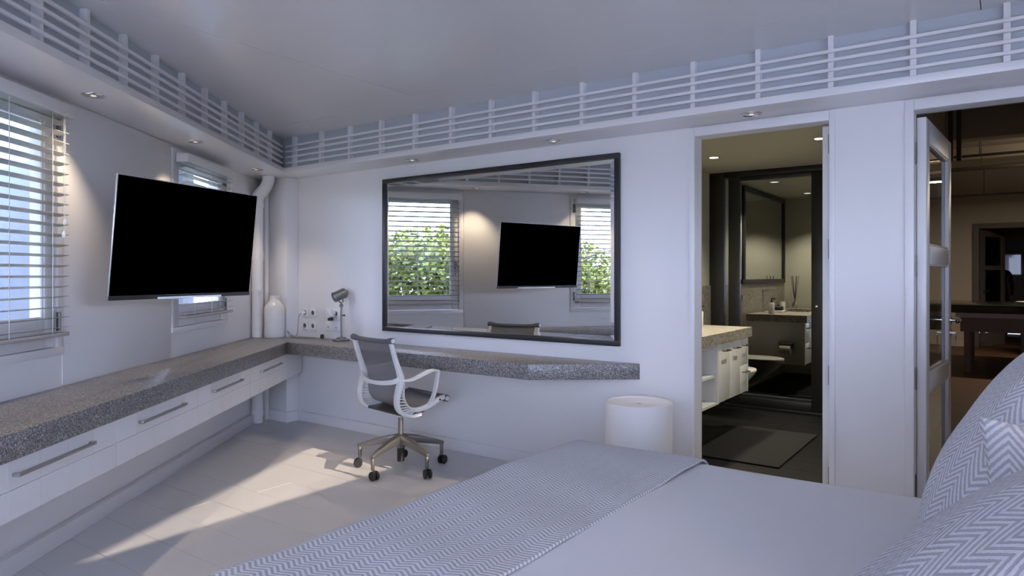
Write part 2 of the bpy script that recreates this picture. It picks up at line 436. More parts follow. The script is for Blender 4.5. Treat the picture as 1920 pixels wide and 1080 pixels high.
# ---- right (headboard) wall, side wall, rear wall with wide glazed opening behind the camera
SILL, HEAD, WRa, WRb = 1.40, 2.02, 0.9, 3.14      # long window over the bed head lets the low sun in
struct('wall_right', MB().box(0.85, 0.97, -0.30, 3.86, -0.06, SILL).box(0.85, 0.97, -0.30, 3.86, HEAD, CEIL).box(0.85, 0.97, -0.30, WRa, SILL, HEAD).box(0.85, 0.97, WRb, 3.86, SILL, HEAD), M['wall'], B)
f6 = MB()
f6.box(0.89, 0.93, WRa, WRb, SILL, SILL + 0.03).box(0.89, 0.93, WRa, WRb, HEAD - 0.03, HEAD).box(0.89, 0.93, WRa, WRa + 0.03, SILL + 0.03, HEAD - 0.03).box(0.89, 0.93, WRb - 0.03, WRb, SILL + 0.03, HEAD - 0.03)
w6 = struct('window_6', f6, M['trim'], B)
MB().box(0.907, 0.913, WRa + 0.03, WRb - 0.03, SILL + 0.03, HEAD - 0.03).build('pane', M['glass'], w6)
# eave added outside that window, unseen; its edge cuts off the sun
struct('sun_cutoff_board', MB().prism([fr(B, 1.0, 0.2), fr(B, 1.0, 4.4), (4.05, 3.46), (3.65, 1.53), (3.15, -0.94), (2.9, -2.1)], 2.17, 2.32), M['trim'])
p = fr(B, 0.85, -0.30)
SIDE = (p[0], p[1], atan2(-2.8 - p[1], 1.0 - p[0])); SL = sqrt((1.0 - p[0]) ** 2 + (2.8 + p[1]) ** 2)
def glazing(name, F, ln, n, y0, y1):
    """floor-to-soffit glazed front: frame, mullions and panes, length ln along x of F"""
    f = MB(); st = 0.06; H = 2.33
    for k in range(n + 1):
        x = k * (ln - st) / n; f.box(x, x + st, y0, y1, 0, H)
    for k in range(n):
        xa = k * (ln - st) / n + st; xb = (k + 1) * (ln - st) / n
        f.box(xa, xb, y0, y1, 0, 0.06); f.box(xa, xb, y0, y1, H - 0.06, H)
    w = struct(name, f, M['trim'], F, bevel=0.002)
    for k in range(n):
        xa = k * (ln - st) / n + st; xb = (k + 1) * (ln - st) / n
        MB().box(xa, xb, (y0 + y1) / 2 - 0.003, (y0 + y1) / 2 + 0.003, 0.06, H - 0.06).build('pane', M['glass'], w)
    pl_ = bpy.data.lights.new('sky_portal', 'AREA'); pl_.shape = 'RECTANGLE'; pl_.size = ln; pl_.size_y = H; pl_.cycles.is_portal = True
    po = bpy.data.objects.new('sky_portal', pl_); COL.objects.link(po)
    return w, po
struct('wall_side', MB().box(0, SL, 0.0, 0.1, -0.06, CEIL), M['wall'], SIDE)
REAR = (-2.014, -2.8, 0.0)
struct('wall_rear', MB().box(-0.2, 3.1, -0.12, 0.0, 2.33, CEIL).box(-0.2, 0.0, -0.12, 0, -0.06, 2.33), M['wall'], REAR)
w3, po = glazing('window_3', REAR, 3.0, 3, -0.09, -0.03)
po.location = (-0.5, -2.94, 1.17); po.rotation_euler = (pi / 2, 0, pi)
struct('bounce_slab', MB().box(-4, 9, -9, -2.9, -0.2, -0.05), M['bounce_slab'])  # unseen pale paving added to bounce daylight up to the ceiling
# ---- ceiling: painted sheets with open joints
ceil = struct('ceiling', MB().prism([(-2.6, 6.75), (-2.3, -3.0), (1.4, -3.0), (3.4, 2.5), (2.35, 3.35)], CEIL + 0.025, CEIL + 0.06), M['subfloor'])
se = [-5.31, -2.87, -0.43, 2.01]
def cpanel(s0, s1, n0, n1, ga=0.0018, gb=0.0018):
    o = MB().box(s0 + ga, s1 - gb, n0 + 0.0012, n1 - 0.0012, CEIL, CEIL + 0.025).build('ceiling_sheet', M['ceiling'], None)
    place(o, W); mw = o.matrix_basis.copy(); o.parent = ceil; o.matrix_basis = mw
for a, b in ((-5.95, -4.97), (-4.97, -2.53), (-2.53, -0.09), (-0.09, 2.2)): cpanel(a, b, -0.61, 0.06)
for a, b, ga, gb_ in ((-5.95, -3.105, 0.0018, 0.0028), (-3.105, 2.2, 0.0028, 0.0018)):
    cpanel(a, b, -3.05, -0.61, ga, gb_); cpanel(a, b, -5.49, -3.05, ga, gb_); cpanel(a, b, -7.93, -5.49, ga, gb_)

# ---- soffit shelves (a board round the room under the grille)
def Lx(y, n):   # point in L frame -> world
    return fr(L, y, n)
inner = (-1.9141, 5.7807)
left_sof = [Lx(-2.78, -0.001), Lx(-2.78, -0.3706), inner, (C[0] + 0.004, C[1] - 0.004)]
struct('trim_1', MB().prism(left_sof, SOF0, SOF1), M['soffit'], bevel=0.002, label='white shelf soffit along the window wall')
back_sof = [(C[0] + 0.006, C[1] - 0.006), inner, fr(W, 0.92, -0.3067), fr(W, 0.92, -0.001)]
struct('trim_2', MB().prism(back_sof, SOF0, SOF1), M['soffit'], bevel=0.002, label='white shelf soffit over the mirror and doors')
# ---- slatted grilles above the shelves
slz = [2.233, 2.281, 2.328, 2.372]
gl = struct('trim_3', MB().box(-2.75, 6.02, -0.317, -0.304, SOF1, CEIL), M['ventpanel'], L, label='grey backing panel of the slatted grille over the windows')
k = 5.506; i = 0
while k > -2.6:
    MB().box(k - 0.011, k + 0.011, -0.351, -0.317, SOF1, CEIL).build('grille_post', M['trim'], gl); k -= 0.3150
si = inv(L, *inner)[0]
for z in slz: MB().box(-2.7, si - 0.010, -0.366, -0.352, z - 0.0075, z + 0.0075).build('grille_slat', M['trim'], gl, bevel=0.001, seg=1)
gb = struct('trim_4', MB().box(-5.22, 0.92, -0.25, -0.237, SOF1, CEIL), M['ventpanel'], W, label='grey backing panel of the slatted grille over the mirror')
for q in (0, 1, 2):
    pass
Y = 5.7207
while True:
    X = (7890 - 1795 * Y) / 1290; s_ = inv(W, X, Y)[0]
    if s_ > 0.9: break
    MB().box(s_ - 0.0125, s_ + 0.0125, -0.287, -0.25, SOF1, CEIL).build('grille_post', M['trim'], gb); Y -= 0.20167
s0 = inv(W, *inner)[0]
for z in slz: MB().box(s0 + 0.004, 0.91, -0.303, -0.288, z - 0.0075, z + 0.0075).build('grille_slat', M['trim'], gb, bevel=0.001, seg=1)
# ---- corner pilaster
struct('trim_5', MB().box(-5.41, -5.145, -0.125, -0.001, 0.0, SOF0 - 0.002), M['wall'], W, bevel=0.003, label='square pilaster in the corner behind the vase')
# ---- baseboards
bbm = MB(); bbm.box(-5.128, D1a - 0.034, -0.016, 0, 0, 0.085); struct('baseboard_back', bbm, M['trim'], W, bevel=0.003)
bbp = MB(); bbp.box(-5.41, -5.129, -0.141, -0.126, 0, 0.085); bbp.box(-5.144, -5.129, -0.126, -0.017, 0, 0.085); struct('baseboard_corner', bbp, M['trim'], W, bevel=0.002)
bbl = MB(); bbl.box(-2.7, 5.97, -0.045, 0, 0, 0.085); struct('baseboard_left', bbl, M['trim'], L, bevel=0.004)
struct('baseboard_middle', MB().box(D1b + 0.034, D2a - 0.042, -0.016, 0, 0, 0.085), M['trim'], W, bevel=0.003)

# ---- windows in the left wall
def window(name, a, b, handle_side, hinge_side):
    cs = MB(); p = -0.014
    cs.box(a - 0.045, b + 0.045, p, 0.0, 0.908, WZ0); cs.box(a - 0.045, b + 0.045, p, 0.0, WZ1, 2.135)
    cs.box(a - 0.045, a, p, 0.0, WZ0, WZ1); cs.box(b, b + 0.045, p, 0.0, WZ0, WZ1)
    w = struct(name, cs, M['trim'], L, bevel=0.002)
    fm = MB(); y0, y1 = 0.0, 0.05; st = 0.072
    a2, b2 = a + 0.003, b - 0.003
    fm.box(a2, a2 + st, y0, y1, WZ0 + 0.003, WZ1 - 0.003); fm.box(b2 - st, b2, y0, y1, WZ0 + 0.003, WZ1 - 0.003)
    fm.box(a2 + st, b2 - st, y0, y1, WZ0 + 0.003, 1.085); fm.box(a2 + st, b2 - st, y0, y1, 2.02, WZ1 - 0.003)
    sash = fm.build('sash', M['trim'], w, bevel=0.003)
    MB().box(a2 + st, b2 - st, 0.022, 0.028, 1.085, 2.02).build('pane', M['glass'], sash)
    bd = MB()
    for x0, x1, z0, z1 in ((a2 + st, a2 + st + 0.012, 1.085, 2.02), (b2 - st - 0.012, b2 - st, 1.085, 2.02), (a2 + st, b2 - st, 1.085, 1.097), (a2 + st, b2 - st, 2.008, 2.02)):
        bd.box(x0, x1, 0.008, 0.021, z0, z1)
    bd.build('glazing_bead', M['trim'], sash)
    MB().box(a + 0.04, b - 0.04, 0.10, 0.17, 0.935, 0.95).build('outer_sill', M['trim'], w)
    for z in (1.07, 2.0):
        h = MB(); h.cyl((b + 0.001, -0.020, z - 0.045), (b + 0.001, -0.020, z + 0.045), 0.007, 10); h.box(b - 0.016, b + 0.018, -0.017, -0.0145, z - 0.045, z + 0.045)
        h.build('hinge', M['darksteel'], w)
    hd = MB(); hd.box(a + 0.02, a + 0.045, -0.008, 0, 1.36, 1.44); hd.cyl((a + 0.032, -0.008, 1.40), (a + 0.032, -0.04, 1.40), 0.008, 10); hd.box(a + 0.022, a + 0.042, -0.05, -0.036, 1.29, 1.41)
    hd.build('handle', M['darksteel'], w)
    return w
window('window_1', W1a, W1b, 0, 1)
window('window_2', W2a, W2b, 0, 1)

def blind(a, b, label):
    t = thing('venetian_blind', label, 'blind', L, (a + b) / 2, -0.055, 1.03, group=None)
    h = (b - a) / 2; Z = 1.03
    hr = MB(); hr.box(-h - 0.015, h + 0.015, -0.045, 0.036, 2.045 - Z, 2.105 - Z); hr.build('headrail', M['trim'], t, bevel=0.004)
    base = MB().box(-h, h, -0.025, 0.025, -0.0014, 0.0014).build('slat', M['blindslat'], None, bevel=0.0)
    me = base.data; bpy.data.objects.remove(base)
    zb = 1.022
    for k in range(21):
        z = zb + 0.022 + k * 0.0485
        if z > 2.03: break
        o = bpy.data.objects.new('slat', me); COL.objects.link(o); o.parent = t; o.location = (0, 0, z - Z); o.rotation_euler = (radians(-10 + random.uniform(-1, 1)), radians(random.uniform(-0.15, 0.15)), 0)
    MB().box(-h, h, -0.027, 0.027, zb - 0.018 - Z, zb - Z).build('bottom_rail', M['blindslat'], t, bevel=0.003)
    for x in (-h + 0.13, 0.0, h - 0.13):
        MB().box(x - 0.0015, x + 0.0015, -0.0285, -0.027, zb - Z, 2.045 - Z).box(x - 0.0015, x + 0.0015, 0.027, 0.0285, zb - Z, 2.045 - Z).build('ladder_cord', M['plastic'], t)
    for x, z1 in ((h - 0.045, 1.56), (h - 0.055, 1.50)):
        c = MB().cyl((x, -0.033, z1 - Z), (x, -0.033, 2.045 - Z), 0.0012, 6).build('pull_cord', M['plastic'], t)
        MB().lathe([(0.002, 0.03), (0.007, 0.022), (0.009, 0.008), (0.006, 0)], 12, None, (x, -0.033, z1 - 0.03 - Z)).build('tassel', M['plastic'], c)
    return t
blind(W1a + 0.005, W1b - 0.02, 'wide-open white venetian blind on the window nearest the camera, left of the television')
blind(W2a + 0.005, W2b - 0.02, 'white venetian blind half hidden behind the television')

# ---- door casings / jamb linings
def casing(name, a, b, cw_l, cw_r):
    cs = MB(); p = -0.012
    cs.box(a - cw_l, a, p, 0, 0, SOF0 - 0.004); cs.box(b, b + cw_r, p, 0, 0, SOF0 - 0.004); cs.box(a, b, p, 0, DT, SOF0 - 0.004)
    return struct(name, cs, M['trim'], W, bevel=0.003)
c1 = casing('trim_6', D1a, D1b, 0.033, 0.028)
c2 = casing('trim_7', D2a, D2b, 0.040, 0.040)
def hinge_set(par, x, face_y, zs, dx):
    for z in zs:
        h = MB(); h.box(x, x + dx, face_y, face_y + 0.03, z - 0.055, z + 0.055); h.cyl((x + dx, face_y - 0.004, z - 0.05), (x + dx, face_y - 0.004, z + 0.05), 0.006, 10)
        h.build('hinge', M['darksteel'], par)
hinge_set(c2, D2a, 0.045, (0.25, 0.78, 1.34, 1.90), 0.003)
hinge_set(c1, D1b - 0.0035, 0.012, (0.24, 0.77, 1.43, 1.98), 0.003)

# bathroom door leaf, swung into the bathroom
lf = thing('panel_door', 'white bathroom door swung open, seen edge-on at the right jamb', 'door', W, D1b - 0.004, 0.052, 0.008, radians(91))
lf['kind'] = 'structure'
MB().box(0.0, 0.70, 0.0, 0.040, 0, 2.075).build('leaf', M['trim'], lf, bevel=0.003)
hk = MB(); hk.cyl((0.64, 0.040, 1.02), (0.64, 0.075, 1.02), 0.009, 10); hk.box(0.53, 0.65, 0.068, 0.082, 1.01, 1.03); hk.build('handle', M['steel'], lf)

# glazed door to the loft, swung away from us
ang = atan2(0.6966, 0.571) - W[2]
gd = thing('glazed_door', 'open white glazed door with three panes and lever handle leading to the dark room', 'door', W, D2a + 0.0015, 0.104, 0.008, ang)
gd['kind'] = 'structure'
LW, LT, LH = 0.88, 0.042, 2.075
fm = MB(); fm.box(0, 0.105, -LT, 0, 0, LH); fm.box(LW - 0.105, LW, -LT, 0, 0, LH)
fm.box(0.105, LW - 0.105, -LT, 0, LH - 0.115, LH); fm.box(0.105, LW - 0.105, -LT, 0, 0, 0.20)
rails = (0.735, 1.39)
for z in rails: fm.box(0.105, LW - 0.105, -LT, 0, z - 0.045, z + 0.045)
gf = fm.build('door_frame', M['trim'], gd, bevel=0.004)
zz = [0.20, rails[0] - 0.045, rails[0] + 0.045, rails[1] - 0.045, rails[1] + 0.045, LH - 0.115]
for k in range(3):
    z0, z1 = zz[2 * k], zz[2 * k + 1]
    MB().box(0.105, LW - 0.105, -0.024, -0.018, z0, z1).build('pane', M['doorglass'], gd)
    bd = MB()
    for x0, x1, a, b in ((0.105, 0.117, z0, z1), (LW - 0.117, LW - 0.105, z0, z1), (0.117, LW - 0.117, z0, z0 + 0.012), (0.117, LW - 0.117, z1 - 0.012, z1)): bd.box(x0, x1, -0.038, -0.025, a, b)
    bd.build('glazing_bead', M['trim'], gd)
def lever(par, x, z, y, sgn):
    h = MB(); h.cyl((x, y, z), (x, y + sgn * 0.008, z), 0.024, 20); h.cyl((x, y, z), (x, y + sgn * 0.055, z), 0.009, 12)
    h.cyl((x, y + sgn * 0.05, z), (x - 0.115, y + sgn * 0.05, z), 0.0095, 12); h.lathe([(0.0, -0.013), (0.009, -0.009), (0.013, 0), (0.009, 0.009), (0, 0.013)], 12, None, (x - 0.115, y + sgn * 0.05, z))
    o = h.build('lever_handle', M['chrome'], par)
    k_ = MB(); k_.cyl((x, y, z - 0.075), (x, y + sgn * 0.007, z - 0.075), 0.022, 18); k_.box(x - 0.002, x + 0.002, y, y + sgn * 0.03, z - 0.08, z - 0.07); k_.build('lock', M['steel'], par)
lever(gd, LW - 0.05, 1.02, -LT, -1); lever(gd, LW - 0.05, 1.02, 0.0, 1)
kp = gd.matrix_basis @ Vector((LW - 0.05, -LT - 0.028, 0.945))
kt = thing('key_tag', 'small pale oval key tag hanging from the glazed door lock', 'key tag', ROOM, kp.x, kp.y, kp.z, W[2] + ang)
MB().tube([(0.012 * cos(a), 0, -0.014 + 0.012 * sin(a)) for a in np.linspace(0, 2 * pi, 17)], 0.0012, 6).build('ring', M['chrome'], kt)
MB().box(-0.012, 0.012, -0.002, 0.002, -0.078, -0.028).build('tag', M['tagblue'], kt, bevel=0.0018)
MB().box(0.010, 0.016, -0.004, -0.0025, -0.075, -0.030).cyl((0.013, -0.0045, -0.026), (0.013, -0.002, -0.026), 0.008, 10).build('key', M['steel'], kt)

# ================================================================== COUNTER, DESK, DRAWERS
ZT, ZB = 0.75, 0.653
I_ = (-1.8234, 5.5750)
pil = [fr(W, -5.28, -0.127), fr(W, -5.412, -0.127), fr(W, -5.412, -0.004)]
lc = [I_, pil[0], pil[1], pil[2], (C[0] + 0.012, C[1] - 0.012), Lx(0.9, -0.002), Lx(0.9, -0.4547)]
ct = thing('stone_counter', 'long grey terrazzo counter running under the windows and television', 'counter')
MB().prism(lc, ZB, ZT).build('slab', M['terrazzo'], ct, bevel=0.003)
dk = [fr(W, -4.734 + 0.0015, -0.4205), fr(W, -2.369, -0.4205), fr(W, -1.824, -0.002), fr(W, -5.143, -0.002), fr(W, -5.143, -0.127), fr(W, -5.2785, -0.127)]
ds = thing('stone_desk', 'grey terrazzo wall desk with tapered right end below the mirror', 'desk')
MB().prism(dk, ZB, ZT).build('slab', M['terrazzo'], ds, bevel=0.003)

def drawer(x0, x1, label, ncol=5):
    t = thing('drawer_unit', label, 'drawer', L, (x0 + x1) / 2, -0.212, 0.44, group=None)
    h = (x1 - x0) / 2
    bd = MB().box(-h + 0.0015, h - 0.0015, -0.218, 0.205, 0.001, ZB - 0.44 - 0.002).build('drawer_box', M['grout'], t)
    tw = (2 * h - 0.003) / ncol; zh = (ZB - 0.44 - 0.003) / 2
    for r in range(2):
        for c in range(ncol):
            xa = -h + 0.0015 + c * tw; za = 0.001 + r * zh
            MB().box(xa + 0.0009, xa + tw - 0.0009, -0.226, -0.2185, za + 0.0009, za + zh - 0.0009).build('tile', M['drawer'], t, bevel=0.0008, seg=1)
    if ncol > 3:
        hd = MB(); z = 0.158
        hd.box(-0.236, 0.236, -0.252, -0.243, z - 0.007, z + 0.007); hd.box(-0.236, -0.222, -0.245, -0.226, z - 0.006, z + 0.006); hd.box(0.222, 0.236, -0.245, -0.226, z - 0.006, z + 0.006)
        hd.build('bar_handle', M['steel'], t, bevel=0.0015)
    return t
drawer(1.322, 2.182, 'white tiled counter drawer partly cut off by the left picture edge')
drawer(2.182, 3.042, 'white tiled drawer with long steel bar, nearest fully seen under the counter')
drawer(3.042, 3.902, 'second white tiled drawer from the camera under the grey counter')
drawer(3.902, 4.762, 'third white tiled drawer along the counter, below the far window')
drawer(4.762, 5.622, 'farthest white tiled drawer with bar handle, next to the corner')
fp = thing('filler_panel', 'narrow white panel closing the drawer row beneath the desk corner', 'panel', L, 5.80, -0.437, 0.44)
MB().box(-0.176, 0.275, 0.0, 0.015, 0.001, ZB - 0.44 - 0.002).build('board', M['drawer'], fp, bevel=0.001)

# ================================================================== MIRROR ON BACK WALL
def on_wall(u):
    Y = 8585 / (u + 835); X = (u - 960) / 1290 * Y; return inv(W, X, Y)[0], Y
sa, Ya = on_wall(722); sb, Yb = on_wall(1164.5)
z_top = CAMZ + (516 - 287) / 1290 * Yb; z_bot = CAMZ - (649 - 516) / 1290 * Yb
mw_, mh = sb - sa, z_top - z_bot
mr = thing('wall_mirror', 'large rectangular wall mirror in a thin charcoal frame above the desk', 'mirror', W, (sa + sb) / 2, -0.003, z_bot)
FWD = 0.032; h = mw_ / 2
f = MB()
for x0, x1, z0, z1 in ((-h, h, 0, FWD), (-h, h, mh - FWD, mh), (-h, -h + FWD, FWD, mh - FWD), (h - FWD, h, FWD, mh - FWD)): f.box(x0, x1, -0.030, 0, z0, z1)
f.build('mirror_frame', M['frame'], mr, bevel=0.002)
bv = 0.030; a0, a1 = -h + FWD, h - FWD; b0, b1 = FWD, mh - FWD
g = MB(); yi, yo = -0.020, -0.0165
g.v = [(a0, yo, b0), (a1, yo, b0), (a1, yo, b1), (a0, yo, b1), (a0 + bv, yi, b0 + bv), (a1 - bv, yi, b0 + bv), (a1 - bv, yi, b1 - bv), (a0 + bv, yi, b1 - bv)]
g2 = MB(); g2.v = list(g.v); g2.f = [(0, 1, 5, 4), (1, 2, 6, 5), (2, 3, 7, 6), (3, 0, 4, 7)]
g2.build('bevel_edge', M['mirror'], mr, sharp=1)
g.f = [(4, 5, 6, 7)]; g.build('mirror_glass', M['mirror'], mr, sharp=1)

# ================================================================== TELEVISION
tv = thing('television', 'black flat television angled out from the window wall on an arm', 'television', ROOM, -1.7936, 3.8547, 1.4795, 0)
yaw, pitch = 0.328, 0.104
nrm = Vector((cos(yaw), -sin(yaw), 0)); rgt = Vector((sin(yaw), cos(yaw), 0)); up = Vector((0, 0, 1))
u2 = cos(pitch) * up + sin(pitch) * nrm; n2 = rgt.cross(u2)      # outward normal of the screen
if n2.dot(nrm) < 0: n2 = -n2
rot = Matrix((rgt, u2, n2)).transposed()
tv.rotation_euler = rot.to_euler()
TW, TH = 1.015 / 2, 0.628 / 2
MB().box(-TW + 0.004, TW - 0.004, -TH + 0.022, TH - 0.004, -0.0005, 0.0).build('screen', M['screen'], tv)
MB().box(-TW, TW, -TH, TH, -0.012, -0.001).build('bezel', M['silver'], tv, bevel=0.003)
MB().box(-TW, TW, -TH, -TH + 0.021, -0.001, 0.002).build('lower_bezel', M['black'], tv)
MB().box(-0.21, 0.26, -TH - 0.001, -TH + 0.010, 0.002, 0.004).build('brand_strip', M['silver'], tv)
MB().box(-TW + 0.03, TW - 0.03, -TH + 0.02, TH - 0.03, -0.03, -0.012).box(-0.3, 0.3, -0.2, 0.15, -0.055, -0.03).build('housing', M['black'], tv, bevel=0.006)
mt = rot.transposed()
def tvl(p): return mt @ (Vector(p) - tv.location)
wx = -2.0966 - 0.0326 * 3.92
arm = MB(); q0 = tv.location + n2 * -0.056
arm.obox(tvl(q0), tvl((-1.99, 4.02, 1.47)), 0.05, 0.04); arm.obox(tvl((-1.99, 4.02, 1.47)), tvl((wx + 0.04, 3.92, 1.47)), 0.05, 0.04)
arm.cyl(tvl((-1.99, 4.02, 1.43)), tvl((-1.99, 4.02, 1.51)), 0.03, 14)
arm.obox(tvl((wx + 0.024, 3.92, 1.35)), tvl((wx + 0.024, 3.92, 1.58)), 0.03, 0.10)
arm.build('wall_arm', M['black'], tv)

# ================================================================== DOWNLIGHTS IN THE SOFFIT
def downlight(X, Y, z, label, watt, group, lit=True, ang=95, r=0.053, bulb='bulb', cat='ceiling light'):
    t = thing('downlight', label, cat, ROOM, X, Y, z - 0.0005, 0, group)
    MB().lathe([(r * 0.78, -0.001), (r, 0.0), (r, -0.003), (r * 0.93, -0.006), (r * 0.78, -0.004)], 28, ring=True).build('trim_ring', M['chrome'], t)
    MB().lathe([(r * 0.77, -0.004), (r * 0.55, -0.0015), (r * 0.3, -0.001), (r * 0.3, 0), (r * 0.77, 0)], 24).build('reflector', M['reflector'], t)
    if bulb == 'bulb_hot': MB().lathe([(0.0, -0.0052), (r * 0.74, -0.0046), (r * 0.74, -0.0042)], 24).build('diffuser', M[bulb], t)
    MB().lathe([(0.0, -0.007), (r * 0.2, -0.006), (r * 0.3, -0.002), (r * 0.3, -0.001)], 16).build('bulb', M[bulb], t)
    if watt:
        l = light('downlight_lamp', 'SPOT', t, (0, 0, -0.03), watt, (1.0, 0.90, 0.70) if bulb == 'bulb_hot' else (1.0, 0.80, 0.56), spot_size=radians(ang), spot_blend=0.7, shadow_soft_size=0.02)
    return t
for Y, lb, w in ((1.01, 'soffit downlight over the counter behind the camera side', 1.0), (2.15, 'soffit downlight over the near counter end', 1.0), (3.294, 'chrome downlight in the window soffit left of the television', 1.0), (4.435, 'chrome downlight in the window soffit above the television', 1.0), (5.594, 'chrome downlight in the window soffit nearest the corner pipe', 0.8)):
    downlight(-2.0966 - 0.0326 * Y + 0.20, Y, SOF0, lb, SPOT_W * w, 'soffit downlights')
for (u, v), lb, w in (((773, 300), 'chrome downlight in the soffit over the left end of the mirror', 1.3), ((1038, 264), 'chrome downlight in the soffit over the right half of the mirror', 1.3), ((1409, 213), 'chrome downlight in the soffit over the bathroom doorway', 0.0)):
    Y = (SOF0 - CAMZ) * 1290 / (516 - v); downlight((u - 960) / 1290 * Y, Y, SOF0, lb, SPOT_W * w, 'soffit downlights')

# ================================================================== PIPES, VASE, LAMP, SOCKETS
pp = thing('drain_pipe', 'thick white painted pipe with bent top left of the vase', 'pipe', ROOM, -2.234, 6.04, 0)
R = 0.048
MB().cyl((0, 0, ZT + 0.001), (0, 0, 1.93), R, 28).cyl((0, 0, 0.001), (0, 0, ZB - 0.001), R, 28).build('pipe_run', M['pipe'], pp)
top = [(0, 0, 1.93), (0.0, 0.0, 1.96), (0.02, -0.008, 2.0), (0.075, -0.03, 2.05), (0.10, -0.04, 2.09), (0.112, -0.045, 2.12), (0.112, -0.045, SOF0 - 0.002)]
MB().tube(spline(top, 5), R + 0.003, 24).build('elbow', M['pipe'], pp)
MB().lathe([(R, 0), (R + 0.006, 0), (R + 0.006, 0.05), (R, 0.05)], 28, None, (0, 0, 1.885)).build('coupling', M['pipe'], pp)
MB().lathe([(R, 0), (R + 0.005, 0), (R + 0.005, 0.09), (R, 0.09)], 28, None, (0, 0, 1.42)).build('coupling', M['pipe'], pp)
MB().lathe([(R, 0), (R + 0.004, 0), (R + 0.004, 0.02), (R, 0.02)], 28, None, (0, 0, 1.15)).box(0.01, 0.05, -0.06, -0.045, 1.152, 1.168).build('pipe_clip', M['pipe'], pp)
MB().lathe([(R, 0), (R + 0.006, 0), (R + 0.006, 0.05), (R, 0.05)], 28, None, (0, 0, 0.06)).build('coupling', M['pipe'], pp)
p2 = thing('water_pipe', 'thin white pipe between the thick pipe and the pilaster', 'pipe', ROOM, -2.216, 6.187, 0)
MB().cyl((0, 0, ZT + 0.001), (0, 0, SOF0 - 0.002), 0.029, 20).cyl((0, 0, 0.001), (0, 0, ZB - 0.001), 0.029, 20).build('pipe_run', M['pipe'], p2)
for z in (1.13, 1.75): MB().lathe([(0.029, 0), (0.033, 0), (0.033, 0.018), (0.029, 0.018)], 20, None, (0, 0, z)).build('pipe_clip', M['pipe'], p2)

vs = thing('vase', 'white ceramic bottle vase with short neck in the counter corner', 'vase', ROOM, -2.07, 6.0, ZT)
prof = [(0.078, 0.0), (0.086, 0.006), (0.0875, 0.03), (0.088, 0.20), (0.0875, 0.245), (0.083, 0.268), (0.072, 0.287), (0.058, 0.302), (0.048, 0.315), (0.044, 0.33), (0.044, 0.352), (0.046, 0.360), (0.044, 0.364), (0.039, 0.362), (0.038, 0.34), (0.038, 0.31)]
MB().lathe(prof, 48).build('vase_body', M['ceramic'], vs, sharp=60)

dl = thing('desk_lamp', 'small pewter studio spotlight lamp on a round base by the sockets', 'lamp', ROOM, -1.414, 5.70, ZT)
MB().lathe([(0.068, 0), (0.070, 0.004), (0.070, 0.010), (0.066, 0.014), (0.040, 0.017), (0.038, 0.026), (0.034, 0.028), (0.014, 0.029), (0.012, 0.036)], 36).build('base', M['lamp'], dl)
MB().cyl((0, 0, 0.03), (0, 0, 0.285), 0.0075, 14).build('stem', M['lamp'], dl)
MB().cyl((0, 0, 0.21), (0.022, 0.004, 0.21), 0.005, 10).cyl((0.02, 0.003, 0.21), (0.03, 0.005, 0.21), 0.007, 10).build('knob', M['black'], dl)
MB().lathe([(0.006, 0), (0.014, 0.006), (0.017, 0.016), (0.014, 0.026), (0.006, 0.032)], 16, None, (0, 0, 0.275)).build('joint', M['lamp'], dl)
ax = Vector((-0.74, -0.55, -0.36)).normalized()     # where the head points
sd = ax.cross(Vector((0, 0, 1))).normalized()
hc = Vector((-0.005, -0.004, 0.382))
yk = [hc + sd * 0.047, hc + sd * 0.047 + Vector((0, 0, -0.05)), Vector((0, 0, 0.318)) + sd * 0.03, Vector((0, 0, 0.312)), Vector((0, 0, 0.318)) - sd * 0.03, hc - sd * 0.047 + Vector((0, 0, -0.05)), hc - sd * 0.047]
MB().ribbon(yk, ax, 0.010, 0.003).cyl((0, 0, 0.305), (0, 0, 0.316), 0.006, 10).build('yoke', M['lamp'], dl)
qm = ax.to_track_quat('Z', 'Y').to_matrix().to_4x4()
hp = [(0.0, -0.062), (0.022, -0.060), (0.026, -0.052), (0.026, -0.048), (0.036, -0.046), (0.041, -0.040), (0.041, -0.030), (0.043, -0.029), (0.043, -0.022), (0.041, -0.021), (0.041, -0.008), (0.043, -0.007), (0.043, 0.0), (0.041, 0.001), (0.041, 0.050), (0.043, 0.051), (0.043, 0.062), (0.038, 0.062), (0.036, 0.05), (0.030, 0.0)]
MB().lathe(hp, 28, qm, hc).build('lamp_shade', M['lamp'], dl)
MB().lathe([(0.0, -0.004), (0.030, 0.0), (0.037, 0.052), (0.0365, 0.053), (0.0295, 0.002), (0.0, -0.002)], 24, qm, hc).build('inner_reflector', M['lampin'], dl)
MB().cyl(hc + sd * 0.045, hc + sd * 0.058, 0.008, 12).cyl(hc - sd * 0.045, hc - sd * 0.058, 0.008, 12).build('pivot_knob', M['lamp'], dl)

